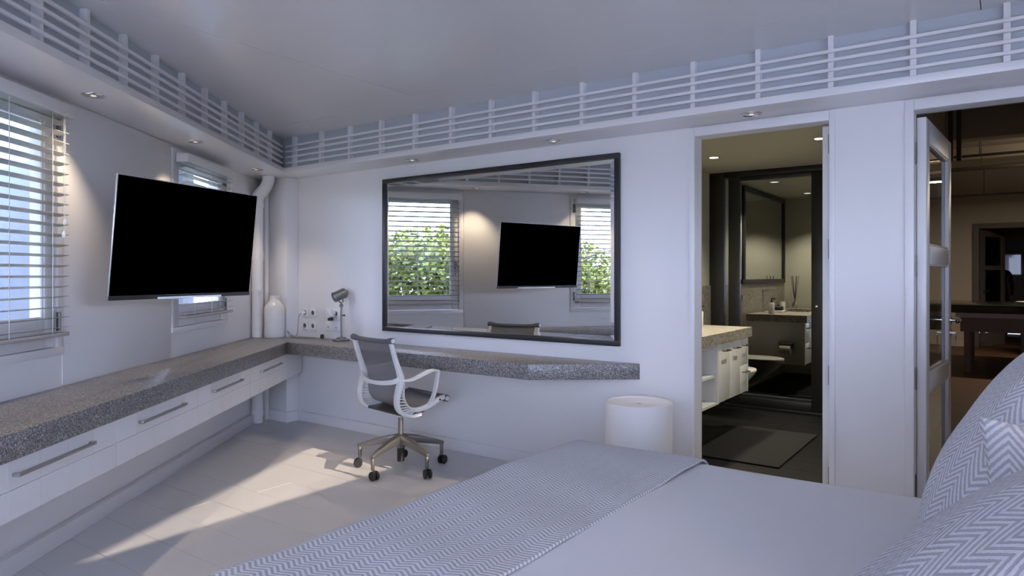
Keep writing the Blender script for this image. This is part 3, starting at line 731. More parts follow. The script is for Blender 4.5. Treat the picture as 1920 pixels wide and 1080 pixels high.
def wall_pt(u, v):
    s, Y = on_wall(u); return s, CAMZ - (v - 516) / 1290 * Y
sock = []
def socket(u, v, label, hole=True):
    s, z = wall_pt(u, v)
    t = thing('wall_socket', label, 'socket', W, s, -0.001, z, group='white wall sockets and outlets')
    MB().box(-0.036, 0.036, -0.009, 0, -0.040, 0.040).build('plate', M['plastic'], t, bevel=0.003)
    MB().lathe([(0.021, 0.0), (0.024, 0.0), (0.024, 0.003), (0.021, 0.003)], 24, Matrix.Rotation(radians(90), 4, 'X'), (0, -0.009, 0), ring=True).build('rim', M['plastic'], t)
    if hole:
        MB().cyl((0, -0.0092, 0), (0, -0.0098, 0), 0.0195, 24).build('recess', M['recess'], t)
        MB().cyl((-0.009, -0.0099, 0), (-0.009, -0.0104, 0), 0.0025, 8).cyl((0.009, -0.0099, 0), (0.009, -0.0104, 0), 0.0025, 8).build('pin_hole', M['black'], t)
    else:
        MB().cyl((0, -0.0092, -0.004), (0, -0.0105, -0.004), 0.0055, 12).build('aerial_hole', M['black'], t)
    return t
socket(573.5, 586, 'white wall socket with the cord plugged in, upper left of the left four')
socket(588.5, 586.5, 'empty white wall socket, upper right of the left four')
socket(573.5, 610, 'empty white wall socket, lower left of the left four')
socket(588.5, 611, 'empty white wall socket, lower right of the left four')
socket(617.5, 587.5, 'white wall socket left of the plugged-in charger')
socket(632, 588, 'white wall socket hidden behind the plugged-in charger')
socket(617.5, 612.5, 'white aerial outlet under the charger sockets, left one', False)
socket(632, 613.5, 'white aerial outlet under the charger, right one beside lamp stem', False)
s, z = wall_pt(627, 588)
ch = thing('phone_charger', 'round white charger plugged into the right-hand sockets', 'charger', W, s, -0.011, z)
MB().cyl((0, 0, 0.0), (0, -0.055, 0.0), 0.034, 24).build('charger_body', M['plastic'], ch, bevel=0.004)
MB().box(-0.015, 0.018, -0.05, -0.015, -0.058, -0.034).build('plug', M['brown'], ch, bevel=0.002)

s, z = wall_pt(573.5, 586)
P0 = Vector((*fr(W, s, -0.035), z))
cd = thing('power_cord', 'thin grey power cord from the left socket down behind the vase', 'cord', ROOM, P0.x, P0.y, P0.z)
MB().cyl(Vector((*fr(W, s, -0.012), z)) - P0, Vector((*fr(W, s, -0.05), z - 0.004)) - P0, 0.014, 14).build('plug', M['plastic'], cd)
def wp(s, n, z): return Vector((*fr(W, s, n), z)) - P0
cp = [wp(s, -0.05, z - 0.004), wp(s - 0.015, -0.062, z - 0.03), wp(s - 0.022, -0.066, z - 0.10), wp(s - 0.03, -0.07, ZT + 0.03), wp(s - 0.045, -0.085, ZT + 0.005), wp(s - 0.07, -0.112, ZT + 0.03), wp(s - 0.085, -0.13, ZT + 0.055), wp(s - 0.075, -0.118, ZT + 0.02), wp(s - 0.04, -0.11, ZT + 0.005), wp(s - 0.05, -0.115, ZT + 0.015), wp(s, -0.14, ZT + 0.004), wp(s + 0.08, -0.15, ZT + 0.004), wp(s + 0.15, -0.11, ZT + 0.005), wp(s + 0.20, -0.06, ZT + 0.006)]
MB().tube(spline(cp, 8), 0.0028, 8).build('cable', M['cord'], cd)
Y = 0.543 * 1290 / (634.5 - 516); bk = thing('rubber_plug', 'small black rubber plug lying on the counter beside the lamp', 'plug', ROOM, (604 - 960) / 1290 * Y, Y, ZT)
MB().lathe([(0.010, 0.004), (0.016, 0.008), (0.016, 0.026), (0.012, 0.034), (0.006, 0.036)], 18).lathe([(0.011, 0.0), (0.012, 0.004)], 14).build('plug_body', M['black'], bk, bevel=0.001)

# ================================================================== BIN
bn_ = thing('laundry_bin', 'round white lidded bin standing between the desk and the bathroom door', 'bin', W, -1.70, -0.283, 0)
rb_, hb = 0.188, 0.575
MB().lathe([(rb_ - 0.01, 0.0), (rb_, 0.006), (rb_, hb - 0.003), (rb_ - 0.003, hb), (rb_ - 0.008, hb), (rb_ - 0.009, hb - 0.03), (rb_ - 0.02, hb - 0.035)], 72).build('bin_body', M['bin'], bn_, sharp=50)
MB().lathe([(0.018, hb - 0.022), (rb_ - 0.012, hb - 0.022), (rb_ - 0.012, hb - 0.010), (0.021, hb - 0.010), (0.018, hb - 0.012)], 64, ring=True).build('lid', M['bin'], bn_, sharp=40)
MB().cyl((0, 0, hb - 0.0165), (0, 0, hb - 0.0155), 0.0178, 24).build('finger_hole', M['black'], bn_)
sm = 0.62; MB().box(rb_ * 1.0 - 0.001, rb_ + 0.001, -0.002, 0.002, 0.006, hb - 0.004).build('seam', M['plastic'], bn_).rotation_euler = (0, 0, radians(18))

# ================================================================== OFFICE CHAIR
CHX, CHY = -0.742, 4.59
chair = thing('office_chair', 'white framed swivel chair with grey mesh sling at the desk', 'chair', ROOM, CHX, CHY, 0, radians(-46))
HW = 0.215
outer = [(-0.225, 0.876), (-0.196, 0.78), (-0.160, 0.68), (-0.150, 0.63), (-0.168, 0.56), (-0.180, 0.51), (-0.172, 0.455), (-0.130, 0.414), (-0.065, 0.396), (0.0, 0.400)]
inner_ = [(-0.212, 0.872), (-0.180, 0.77), (-0.140, 0.67), (-0.122, 0.60), (-0.126, 0.55), (-0.118, 0.50), (-0.085, 0.455), (-0.03, 0.438), (0.03, 0.442), (0.10, 0.462), (0.16, 0.486), (0.20, 0.494), (0.222, 0.478)]
for sx_ in (-1, 1):
    x = sx_ * HW
    fo = spline([(x, a, b) for a, b in outer], 8)
    n_ = len(fo); ws_ = [0.030 + 0.014 * min(1, k / n_ * 2.5) for k in range(n_)]; ts = [0.020 + 0.014 * math.exp(-((k / n_ - 0.33) / 0.15) ** 2) for k in range(n_)]
    sf = MB().ribbon(fo, (1, 0, 0), ws_, ts).build('side_frame', M['chairwhite'], chair, bevel=0.004)
    fi = spline([(x * 0.965, a, b) for a, b in inner_], 8)
    MB().ribbon(fi, (1, 0, 0), 0.020, 0.007).build('sling_edge', M['chairwhite'], sf)
    MB().ribbon([(x, p_.y, p_.z - 0.012) for p_ in fi[54:-9]], (1, 0, 0), 0.026, 0.022).build('seat_rail', M['chairwhite'], sf, bevel=0.004)
    rb = MB()                                  # flexing ribs between spine and sling edge
    for k in range(12):
        a = fo[27 + k * 3]; b = fi[min(27 + k * 3, len(fi) - 1)]
        rb.obox(a, b, 0.018, 0.007)
    rb.build('flex_rib', M['chairwhite'], sf)
    ap = [(x, -0.155, 0.632), (x + sx_ * 0.02, -0.09, 0.628), (x + sx_ * 0.032, -0.01, 0.655), (x + sx_ * 0.035, 0.06, 0.676), (x + sx_ * 0.035, 0.11, 0.672), (x + sx_ * 0.034, 0.115, 0.645), (x + sx_ * 0.03, 0.10, 0.55), (x + sx_ * 0.015, 0.078, 0.475), (x, 0.060, 0.445)]
    MB().ribbon(spline(ap, 6), (1, 0, 0), [0.034 + 0.016 * sin(pi * min(1, k / 30)) for k in range(49)], 0.011).build('armrest', M['chairwhite'], chair, bevel=0.003)
    MB().cyl((x, 0.15, 0.474), (x + sx_ * 0.02, 0.15, 0.474), 0.006, 10).build('bolt', M['black'], sf)
fi = spline([(0, a, b) for a, b in inner_], 6)
sling = MB()
def sp(u, v):
    k = v * (len(fi) - 1); i = min(int(k), len(fi) - 2); q = fi[i].lerp(fi[i + 1], k - i)
    x = (u * 2 - 1); sag = (1 - x * x) * 0.012
    return (x * HW * 0.965, q.y - (sag if v < 0.45 else 0), q.z - (0 if v < 0.45 else sag))
sling.grid(10, 60, sp); sling.build('mesh_sling', M['mesh'], chair, recalc=False)
tr_ = [(HW * 1.09 * t, -0.222, 0.874 + 0.010 * abs(t) ** 3) for t in np.linspace(-1, 1, 15)]
MB().tube(tr_, [0.020 if abs(t) > 0.8 else 0.015 for t in np.linspace(-1, 1, 15)], 16).build('top_roll', M['mesh'], chair)
for q in (-1, 1): MB().cyl((q * HW * 1.09, -0.222, 0.884), (q * (HW * 1.09 + 0.004), -0.222, 0.884), 0.014, 16).build('end_cap', M['chairwhite'], chair)
MB().tube([(HW * 1.04 * t, 0.214, 0.474) for t in np.linspace(-1, 1, 9)], 0.023, 16).build('front_roll', M['mesh'], chair)
for q in (-1, 1): MB().cyl((q * HW * 1.04, 0.214, 0.474), (q * (HW * 1.04 + 0.006), 0.214, 0.474), 0.015, 16).build('end_cap', M['chairwhite'], chair)
cbp = [(-HW, -0.165, 0.650), (-HW * 0.8, -0.185, 0.625), (-HW * 0.35, -0.212, 0.606), (HW * 0.35, -0.212, 0.606), (HW * 0.8, -0.185, 0.618), (HW, -0.165, 0.636)]
MB().ribbon(spline(cbp, 6), (0, 0, 1), [0.026 + 0.012 * abs(k - 15) / 15 for k in range(31)], 0.012).build('back_brace', M['chairwhite'], chair, bevel=0.003)
um = MB(); um.xprism([(-0.13, 0.398), (0.05, 0.402), (0.05, 0.420), (-0.13, 0.414)], -HW + 0.02, HW - 0.02); um.build('seat_cradle', M['darksteel'], chair)
MB().lathe([(0.028, 0.35), (0.034, 0.365), (0.034, 0.40)], 20).build('hub', M['chairwhite'], chair)
MB().cyl((0, 0, 0.225), (0, 0, 0.37), 0.0165, 20).build('gas_column', M['chairbase'], chair)
MB().cyl((0, 0, 0.055), (0, 0, 0.175), 0.024, 20).build('lower_column', M['black'], chair)
MB().lathe([(0.028, 0.145), (0.044, 0.19), (0.038, 0.226), (0.022, 0.236)], 24).build('base_hub', M['chairbase'], chair)
for k in range(5):
    a = radians(26 + 72 * k + 46); d = Vector((cos(a), sin(a), 0)); R_ = 0.288
    pts = [d * 0.02 + Vector((0, 0, 0.205)), d * 0.12 + Vector((0, 0, 0.190)), d * 0.22 + Vector((0, 0, 0.166)), d * (R_ - 0.006) + Vector((0, 0, 0.150)), d * (R_ + 0.014) + Vector((0, 0, 0.146))]
    sd_ = Vector((-sin(a), cos(a), 0))
    lg = MB().ribbon(pts, sd_, [0.050, 0.040, 0.031, 0.026, 0.024], [0.056, 0.046, 0.034, 0.026, 0.020])
    lg.cyl(d * R_ + Vector((0, 0, 0.062)), d * R_ + Vector((0, 0, 0.150)), 0.0125, 12)
    lg.build('base_leg', M['chairbase'], chair, bevel=0.003)
    b2 = a + radians((35, -50, 20, 80, -20)[k]); c_ = Vector((cos(b2), sin(b2), 0)); w_ = Vector((-sin(b2), cos(b2), 0)); o_ = d * R_ + c_ * 0.012 + Vector((0, 0, 0.030))
    ca = MB()
    for q in (-1, 1):
        ca.lathe([(0.012, -0.009), (0.025, -0.009), (0.0295, -0.005), (0.0295, 0.005), (0.025, 0.009), (0.012, 0.009)], 20, w_.to_track_quat('Z', 'Y').to_matrix().to_4x4(), o_ + w_ * 0.0155 * q)
    ca.box(o_.x - 0.006, o_.x + 0.006, o_.y - 0.006, o_.y + 0.006, 0.022, 0.062)
    ca.build('caster', M['black'], chair)

# ================================================================== BED, THROW, CUSHIONS
FX, BN0, BN1, BZ = -1.525, 0.45, 2.535, 0.60     # foot, near side, far side, top
bed = thing('bed', 'wide double bed with smooth white sheet in the foreground', 'bed', B, FX, BN0, 0)
LB, WB = 0.78 - FX, BN1 - BN0
def fold(x, lo, hi, r):
    """bend a flat coordinate down over the edges lo / hi with radius r -> (pos, drop)"""
    if lo is not None and x < lo + r:
        a = (lo + r - x)
        if a < r * pi / 2: return lo + r - r * sin(a / r), r * (1 - cos(a / r))
        return lo, r + (a - r * pi / 2)
    if hi is not None and x > hi - r:
        a = x - (hi - r)
        if a < r * pi / 2: return hi - r + r * sin(a / r), r * (1 - cos(a / r))
        return hi, r + (a - r * pi / 2)
    return x, 0.0
def drape(x, y, lo, hi, ylo, yhi, r, top):
    fx, dx = fold(x, lo, hi, r); fy, dy = fold(y, ylo, yhi, r)
    d = (dx ** 3 + dy ** 3) ** (1 / 3)
    return fx, fy, top - d
DR = 0.30; RR = 0.075
def nonu(a, b, u):
    return a + (b - a) * u
def duvet(u, v):
    x = nonu(-DR, LB, u); y = nonu(-DR, WB + DR, v)
    X, Y, Z = drape(x, y, 0, None, 0, WB, RR, BZ)
    Z += 0.003 * sin(3.1 * x + 1.3 * y) + 0.002 * sin(7 * y - 4 * x)
    return X, Y, Z
MB().grid(90, 96, duvet).build('sheet', M['sheet'], bed, sharp=180, recalc=False)
MB().box(0.02, LB, 0.02, WB - 0.02, 0.30, BZ - 0.03).build('mattress', M['sheet'], bed, bevel=0.05, seg=4)
MB().box(0.05, LB, 0.04, WB - 0.04, 0.06, 0.295).box(0.15, 0.23, 0.15, 0.23, 0, 0.06).box(0.15, 0.23, WB - 0.23, WB - 0.15, 0, 0.06).box(LB - 0.2, LB - 0.12, 0.15, 0.23, 0, 0.06).box(LB - 0.2, LB - 0.12, WB - 0.23, WB - 0.15, 0, 0.06).build('bed_base', M['headboard'], bed, bevel=0.01)
hbd = MB().box(LB + 0.005, LB + 0.06, -0.05, WB + 0.05, 0.02, 1.08).build('headboard', M['headboard'], bed, bevel=0.02, seg=3)

th = thing('bed_throw', 'pale blue and grey herringbone throw across the foot of the bed', 'throw', B, FX, BN0, BZ)
TX1 = -0.945 - FX       # inner edge
def throwf(u, v):
    x = nonu(-0.30, TX1, u); y = nonu(-0.26, WB + 0.26, v)
    X, Y, Z = drape(x, y, -0.012, None, -0.012, WB + 0.012, RR + 0.006, 0.012)
    e = max(0, (u - 0.93) / 0.07)
    Z += 0.004 * sin(5 * y + 2 * x) * sin(6 * x + 1) + 0.002 * sin(17 * y + 3 * x) - 0.006 * e * e
    X += 0.006 * sin(3.3 * y + 0.6) * u
    return X, Y, Z
tm = MB().grid(80, 160, throwf, lambda u, v: (nonu(-0.30, TX1, u), nonu(-0.26, WB + 0.26, v)))
to = tm.build('blanket', M['throw'], th, sharp=180, recalc=False)
hem = [Vector(throwf(1.0, v)) + Vector((0.001, 0, -0.001)) for v in np.linspace(0.02, 0.98, 160)]
hm = MB(); hm.tube(hem, 0.005, 8); hm.uv = {i: (0.0, (i // 8) * 0.0145) for i in range(len(hm.v))}
hm.build('hem', M['throw'], th, sharp=180)

def cushion(name, label, cx, cy, cz, a, b, T, lean, yaw=0.0, roll=0.0, rx=0.0, matname='pillow', uvrot=0.0):
    m_ = MB(); N = 44
    def f(sgn):
        def g(u, v):
            x, y = u * 2 - 1, v * 2 - 1
            px = a * x * (1 - 0.075 * (1 - y * y) * abs(x)); py = b * y * (1 - 0.075 * (1 - x * x) * abs(y))
            k = ((1 - abs(x) ** 2.6) * (1 - abs(y) ** 2.6)); k = max(k, 0) ** 0.55
            w = 0.006 * sin(9 * x + 4 * y) * (1 - k * 0.6) * k
            return px, py, sgn * (T * k + 0.003) + w * sgn
        return g
    cu, su = cos(uvrot), sin(uvrot)
    uvf = lambda u, v: (cu * a * (u * 2 - 1) - su * b * (v * 2 - 1) + 5, su * a * (u * 2 - 1) + cu * b * (v * 2 - 1) + 5)
    m_.grid(N, N, f(1), uvf); m_.grid(N, N, f(-1), uvf)
    n1 = (N + 1)
    rim = [i * n1 for i in range(n1)] + [N * n1 + j for j in range(1, n1)] + [i * n1 + N for i in range(N - 1, -1, -1)] + [j for j in range(N - 1, 0, -1)]
    off = n1 * n1
    for k in range(len(rim)):
        p_, q_ = rim[k], rim[(k + 1) % len(rim)]; m_.f.append((p_, q_, q_ + off, p_ + off))
    o = m_.build(name, M[matname], None, sharp=180)
    # axes in the bed frame: local x runs across the bed, local y up the lean, local z out of the front face
    X_ = Vector((0, -1, 0)); Y_ = Vector((cos(lean), 0, sin(lean))); Z_ = X_.cross(Y_)
    Mx = Matrix((X_, Y_, Z_)).transposed().to_4x4()
    Wm = Matrix.Translation((*fr(B, cx, cy), cz)) @ Matrix.Rotation(B[2] + yaw, 4, 'Z') @ Mx @ Matrix.Rotation(roll, 4, 'Z') @ Matrix.Rotation(rx, 4, 'X')
    o.matrix_world = Wm
    return tag(o, label, 'cushion', 'herringbone cushions')
cushion('cushion', 'herringbone cushion farthest back, beside the glazed door', 0.032, 1.97, 0.875, 0.385, 0.345, 0.15, radians(60), 0.0)
cushion('cushion', 'herringbone cushion whose pointed blue corner sticks up between the other two', 0.228, 1.545, 0.80, 0.30, 0.215, 0.06, radians(86), radians(75))
cushion('cushion', 'herringbone cushion closest to the camera at the lower right', -0.022, 1.07, 0.80, 0.37, 0.34, 0.15, radians(46), 0.0)

# bedside sconce: box shade open at the bottom, just outside the picture
sc = thing('wall_sconce', 'dark box shaded reading sconce on the wall over the cushions', 'wall light', B, 0.74, 1.45, 1.50, 0)
sb_ = MB(); hx, hy, z0, z1, t_ = 0.080, 0.088, -0.026, 0.12, 0.004
sb_.box(-hx - t_, -hx, -hy - t_, hy + t_, z0, z1); sb_.box(hx, hx + t_, -hy - t_, hy + t_, z0, z1); sb_.box(-hx, hx, -hy - t_, -hy, z0, z1); sb_.box(-hx, hx, hy, hy + t_, z0, z1); sb_.box(-hx - t_, hx + t_, -hy - t_, hy + t_, z1, z1 + t_)
sb_.build('lamp_shade', M['shade'], sc)
MB().box(hx + t_, 0.109, -0.02, 0.02, 0.04, 0.07).build('bracket', M['shade'], sc)
light('sconce_lamp', 'POINT', sc, (0, 0, 0), SCONCE_W, (1.0, 0.74, 0.48), shadow_soft_size=0.02)

# ================================================================== BATHROOM (frame W, n>0)
BS0, BS1, BNE, BH = -2.42, -0.62, 2.91, 2.31
bw = MB(); bw.box(BS0 - 0.1, BS0, 0.10, 3.85, 0, BH + 0.1); struct('wall_bathroom_left', bw, M['bathwall'], W)
struct('wall_bathroom_right', MB().box(BS1, BS1 + 0.08, 0.10, 3.85, 0, BH + 0.1), M['bathwall'], W)
struct('wall_bathroom_end', MB().box(BS0, BS1, 3.75, 3.85, 0, BH + 0.1), M['shower'], W)
struct('wall_bathroom_front', MB().box(BS0, D1a, 0.10, 0.112, 0, BH + 0.1).box(D1b, BS1, 0.10, 0.112, 0, BH + 0.1).box(D1a, D1b, 0.10, 0.112, DT, BH + 0.1), M['bathwall'], W)
struct('ceiling_bathroom', MB().box(BS0, BS1, 0.112, 3.75, BH, BH + 0.06), M['bathceil'], W)
bf = struct('floor_bathroom', MB().box(BS0, BS1, 0.0, 3.75, -0.06, -0.014), M['black'], W)
for r in range(16):
    s0_ = BS0 + 0.002; n0 = 0.002 + r * 0.235
    for a, b in ((s0_, s0_ + 0.55 + 0.3 * (r % 2)), (s0_ + 0.55 + 0.3 * (r % 2), BS1 - 0.002)):
        if n0 + 0.233 > 3.75: continue
        o = MB().box(a + 0.0015, b - 0.0015, n0, n0 + 0.232, -0.014, -0.001).build('floor_plank', M['bathfloor'], bf)
struct('trim_8', MB().box(BS0, BS0 + 0.014, 0.115, BNE - 0.03, 0.0, 1.19), M['bathstone'], W, label='grey stone splashback along the bathroom wall')
# shower screen
ss = thing('shower_screen', 'black framed shower screen with dark reflecting glass door', 'shower screen', W, BS0, BNE, 0)
def S(s): return s - BS0
fx = MB(); fx.box(0.0, S(-2.277), -0.035, 0.035, 0.0, BH - 0.001); fx.box(S(-2.277), S(BS1) - 0.002, -0.035, 0.035, 2.255, BH - 0.001); fx.box(S(-2.277), S(-1.33), -0.035, 0.035, 0.0, 0.03); fx.box(S(-1.362), S(BS1) - 0.002, -0.035, 0.035, 0.0, 2.255)
fx.build('fixed_frame', M['blackmat'], ss, bevel=0.003)
dr = MB(); dr.box(S(-2.23), S(-2.123), -0.030, 0.030, 0.034, 2.252); dr.box(S(-1.462), S(-1.366), -0.030, 0.030, 0.034, 2.252); dr.box(S(-2.123), S(-1.462), -0.030, 0.030, 2.212, 2.252); dr.box(S(-2.123), S(-1.462), -0.030, 0.030, 0.034, 0.105)
dd = dr.build('screen_door', M['blackmat'], ss, bevel=0.003)
MB().box(S(-2.123), S(-1.462), -0.004, 0.004, 0.105, 2.212).build('pane', M['darkglass'], dd)
MB().box(S(-2.277), S(-2.23), -0.004, 0.004, 0.03, 2.255).build('side_pane', M['darkglass'], ss)
MB().lathe([(0.0, 0.02), (0.010, 0.018), (0.014, 0.010), (0.008, 0.004), (0.006, 0)], 14, Matrix.Rotation(radians(90), 4, 'X'), (S(-1.415), -0.030, 1.006)).build('knob', M['chrome'], dd)
# rain shower head behind the glass
rh = thing('rain_shower', 'round chrome rain shower head hanging behind the glass', 'shower head', W, -1.80, 3.40, 2.12)
MB().lathe([(0.0, 0.0), (0.11, 0.0), (0.115, 0.006), (0.10, 0.014), (0.02, 0.02)], 32).build('shower_head', M['chrome'], rh)
MB().cyl((0, 0, 0.018), (0, 0, BH - 2.12 - 0.001), 0.010, 12).build('shower_arm', M['chrome'], rh)
# vanity
va = thing('vanity_unit', 'white wall-hung vanity with thick stone top inside the bathroom', 'vanity', W, -2.055, 1.03, 0.33)
VZ = 0.33; n0, n1 = -0.90, 0.882; fs = 0.31; xs = -0.305
slab = MB(); slab.box(xs, 0.335, n0, -0.62, 0.455, 0.532); slab.box(xs, 0.335, 0.10, 0.905, 0.455, 0.532); slab.box(xs, -0.20, -0.62, 0.10, 0.455, 0.532); slab.box(0.17, 0.335, -0.62, 0.10, 0.455, 0.532)
slab.box(-0.20, 0.17, -0.62, 0.10, 0.455, 0.475)
slab.build('stone_top', M['bathstone'], va, weld=1e-5)
cb = MB(); P_ = 0.016
cb.box(xs, fs - 0.018, n0, n1, 0.0, P_); cb.box(xs, fs - 0.018, n0, n1, 0.438, 0.454); cb.box(xs, xs + P_, n0, n1, P_, 0.438)
for y in (n0, -0.204, 0.144, 0.668, n1 - P_): cb.box(xs + P_, fs - 0.018, y, y + P_, P_, 0.438)
cb.box(xs + P_, fs - 0.02, -0.188, 0.144, 0.20, 0.20 + P_)
cb.build('cabinet_body', M['plastic'], va)
MB().box(fs - 0.018, fs, -0.214, -0.188, 0, 0.454).box(fs - 0.018, fs, 0.134, 0.170, 0, 0.454).box(fs - 0.018, fs, -0.188, 0.134, 0, 0.018).box(fs - 0.018, fs, -0.188, 0.134, 0.43, 0.454).box(fs - 0.018, fs, n1 - 0.012, n1, 0, 0.454).box(fs - 0.018, fs, n0, -0.214, 0.43, 0.454).build('face_frame', M['plastic'], va)
def vhandle(par, y, z):
    hd = MB(); hd.box(fs + 0.028, fs + 0.037, y - 0.055, y + 0.055, z - 0.004, z + 0.004); hd.box(fs, fs + 0.03, y - 0.055, y - 0.047, z - 0.004, z + 0.004); hd.box(fs, fs + 0.03, y + 0.047, y + 0.055, z - 0.004, z + 0.004)
    hd.build('handle', M['darksteel'], par)
for y0, y1, z0, z1, nm in ((0.172, 0.410, 0.006, 0.446, 'door'), (0.414, 0.666, 0.006, 0.446, 'door'), (0.670, 0.868, 0.235, 0.446, 'drawer'), (0.670, 0.868, 0.006, 0.231, 'drawer'), (n0 + 0.004, -0.218, 0.006, 0.426, 'door')):
    d_ = MB().box(fs - 0.018, fs, y0 + 0.002, y1 - 0.002, z0, z1).build(nm, M['plastic'], va, bevel=0.002)
    vhandle(d_, (y0 + y1) / 2, z1 - 0.055)
# taps, bottles and the rest on the vanity top
ZV = 0.863
ta = thing('tall_tap', 'chrome square bridge tap on the bathroom vanity', 'tap', W, -2.31, 1.46, ZV)
MB().tube(spline([(0, 0, 0), (0, 0, 0.22), (0.01, 0, 0.245), (0.03, 0, 0.25), (0.15, 0, 0.25), (0.17, 0, 0.245), (0.175, 0, 0.23), (0.175, 0, 0.20)], 5), 0.009, 12).build('spout', M['chrome'], ta)
MB().lathe([(0.02, 0), (0.02, 0.01), (0.011, 0.014)], 16).build('collar', M['chrome'], ta)
for z in (0.25, 0.13): MB().lathe([(0.0, -0.014), (0.013, -0.010), (0.014, 0.010), (0.0, 0.014)], 12, None, (0, 0, z)).build('joint', M['chrome'], ta)
sp_ = thing('soap_bottle', 'white soap pump bottle nearest the toilet end of the vanity', 'bottle', W, -2.12, 1.80, ZV)
MB().lathe([(0.030, 0), (0.032, 0.004), (0.032, 0.115), (0.026, 0.125), (0.012, 0.128)], 20).build('bottle', M['ceramic'], sp_)
MB().cyl((0, 0, 0.128), (0, 0, 0.165), 0.006, 10).box(-0.006, 0.04, -0.006, 0.006, 0.162, 0.174).lathe([(0.013, 0.128), (0.013, 0.145)], 14).build('pump', M['black'], sp_)
for n_, lb in ((1.64, 'white tumbler next to the soap pump bottle'), (1.17, 'white tumbler on the far side of the dark dish')):
    tb = thing('tumbler', lb, 'tumbler', W, -2.16, n_, ZV, 0, 'white bathroom tumblers')
    MB().lathe([(0.027, 0), (0.029, 0.003), (0.030, 0.115), (0.027, 0.115), (0.026, 0.006)], 20).build('cup', M['ceramic'], tb)
sd2 = thing('soap_dish', 'dark round box resting on a pale square tray', 'soap dish', W, -2.16, 1.38, ZV)
MB().box(-0.07, 0.07, -0.09, 0.09, 0, 0.022).build('tray', M['ceramic'], sd2, bevel=0.004)
MB().lathe([(0.055, 0.023), (0.06, 0.03), (0.06, 0.06), (0.05, 0.07), (0.014, 0.074), (0.010, 0.085), (0.0, 0.09)], 24).build('round_box', M['black'], sd2)
df = thing('reed_diffuser', 'glass reed diffuser with dark sticks on the splashback ledge', 'diffuser', W, -2.25, 0.22, ZV)
MB().lathe([(0.03, 0), (0.032, 0.005), (0.032, 0.06), (0.014, 0.08), (0.014, 0.10)], 16).build('flask', M['chrome'], df)
rd = MB()
for k in range(6): rd.cyl((0, 0, 0.09), (0.05 * cos(k), 0.05 * sin(k), 0.42), 0.003, 6)
rd.build('reeds', M['black'], df)
bm_ = thing('bathroom_mirror', 'black framed mirror over the bathroom vanity', 'mirror', W, BS0 + 0.001, 1.0, 1.195)
f = MB()
for a, b, c_, d_ in ((-0.86, 0.95, 0, 0.05), (-0.86, 0.9, 1.05, 1.10), (-0.86, -0.81, 0.05, 1.05), (0.85, 0.9, 0.05, 1.05)): f.box(0, 0.03, a, b, c_, d_)
f.build('mirror_frame', M['frame'], bm_); MB().box(0.0, 0.012, -0.81, 0.85, 0.05, 1.05).build('mirror_glass', M['mirror'], bm_)
# toilet
tl = thing('toilet', 'white wall-hung toilet just past the vanity', 'toilet', W, BS0 + 0.016, 2.43, 0.0)
bowl = MB(); secs = [(0.42, 0.0, 0.185, 0.565), (0.40, 0.0, 0.182, 0.56), (0.33, 0.0, 0.16, 0.50), (0.24, 0.0, 0.13, 0.38), (0.16, 0.0, 0.11, 0.24), (0.12, 0.0, 0.09, 0.18)]
ringn = 28
def tring(z, hw, ln):
    o_ = []
    for k in range(ringn):
        a = 2 * pi * k / ringn; x = cos(a); y = sin(a)
        if x >= 0: o_.append((ln - hw * 1.15 + hw * 1.15 * x, hw * y, z))
        else: o_.append(((ln - hw * 1.15) * (1 + max(x, -1)) if False else (ln - hw * 1.15) * (1 - min(1, -x * 1.35)), hw * y * (1 if x > -0.74 else 1), z))
    return o_
for z, _, hw, ln in secs: bowl.v += tring(z, hw, ln)
for j in range(len(secs) - 1):
    for k in range(ringn):
        bowl.f.append((j * ringn + k, j * ringn + (k + 1) % ringn, (j + 1) * ringn + (k + 1) % ringn, (j + 1) * ringn + k))
bowl.f.append(tuple(range(ringn))); bowl.f.append(tuple(reversed(range((len(secs) - 1) * ringn, len(secs) * ringn))))
bowl.build('bowl', M['ceramic'], tl, sharp=60)
st_ = MB(); st_.v += tring(0.422, 0.188, 0.575); st_.v += tring(0.445, 0.186, 0.57)
for k in range(ringn): st_.f.append((k, (k + 1) % ringn, ringn + (k + 1) % ringn, ringn + k))
st_.f.append(tuple(reversed(range(ringn)))); st_.f.append(tuple(range(ringn, 2 * ringn)))
st_.build('seat', M['ceramic'], tl, bevel=0.006)
ph = thing('paper_holder', 'toilet roll on a holder fixed to the vanity end', 'toilet roll', W, -1.93, 1.914, 0.50)
MB().box(-0.07, 0.07, 0.0, 0.09, 0.055, 0.062).box(-0.07, -0.063, 0.0, 0.06, -0.005, 0.055).box(0.063, 0.07, 0.0, 0.06, -0.005, 0.055).build('holder', M['darksteel'], ph)
MB().cyl((-0.055, 0.055, 0), (0.055, 0.055, 0), 0.05, 24).build('paper_roll', M['roll'], ph)
hs = thing('hand_spray', 'chrome hand spray on the wall beside the toilet', 'hand shower', W, BS0 + 0.015, 2.16, 0.93)
MB().cyl((0.0, 0, 0.10), (0.05, 0, 0.10), 0.016, 14).build('bracket', M['chrome'], hs)
MB().tube([(0.055, 0, -0.08), (0.055, 0, 0.05), (0.06, 0, 0.12)], [0.008, 0.010, 0.014], 12).lathe([(0.018, 0), (0.022, 0.01), (0.022, 0.03), (0.01, 0.035)], 14, Matrix.Rotation(radians(70), 4, 'Y'), (0.055, 0, 0.12)).build('spray_head', M['chrome'], hs)
bmat = tag(place(MB().box(-0.325, 0.325, -0.575, 0.575, 0.0, 0.012).build('bath_mat', M['mat'], None, bevel=0.004), W, -1.56, 1.46, 0.0), 'dark charcoal bath mat on the black bathroom floor', 'bath mat')
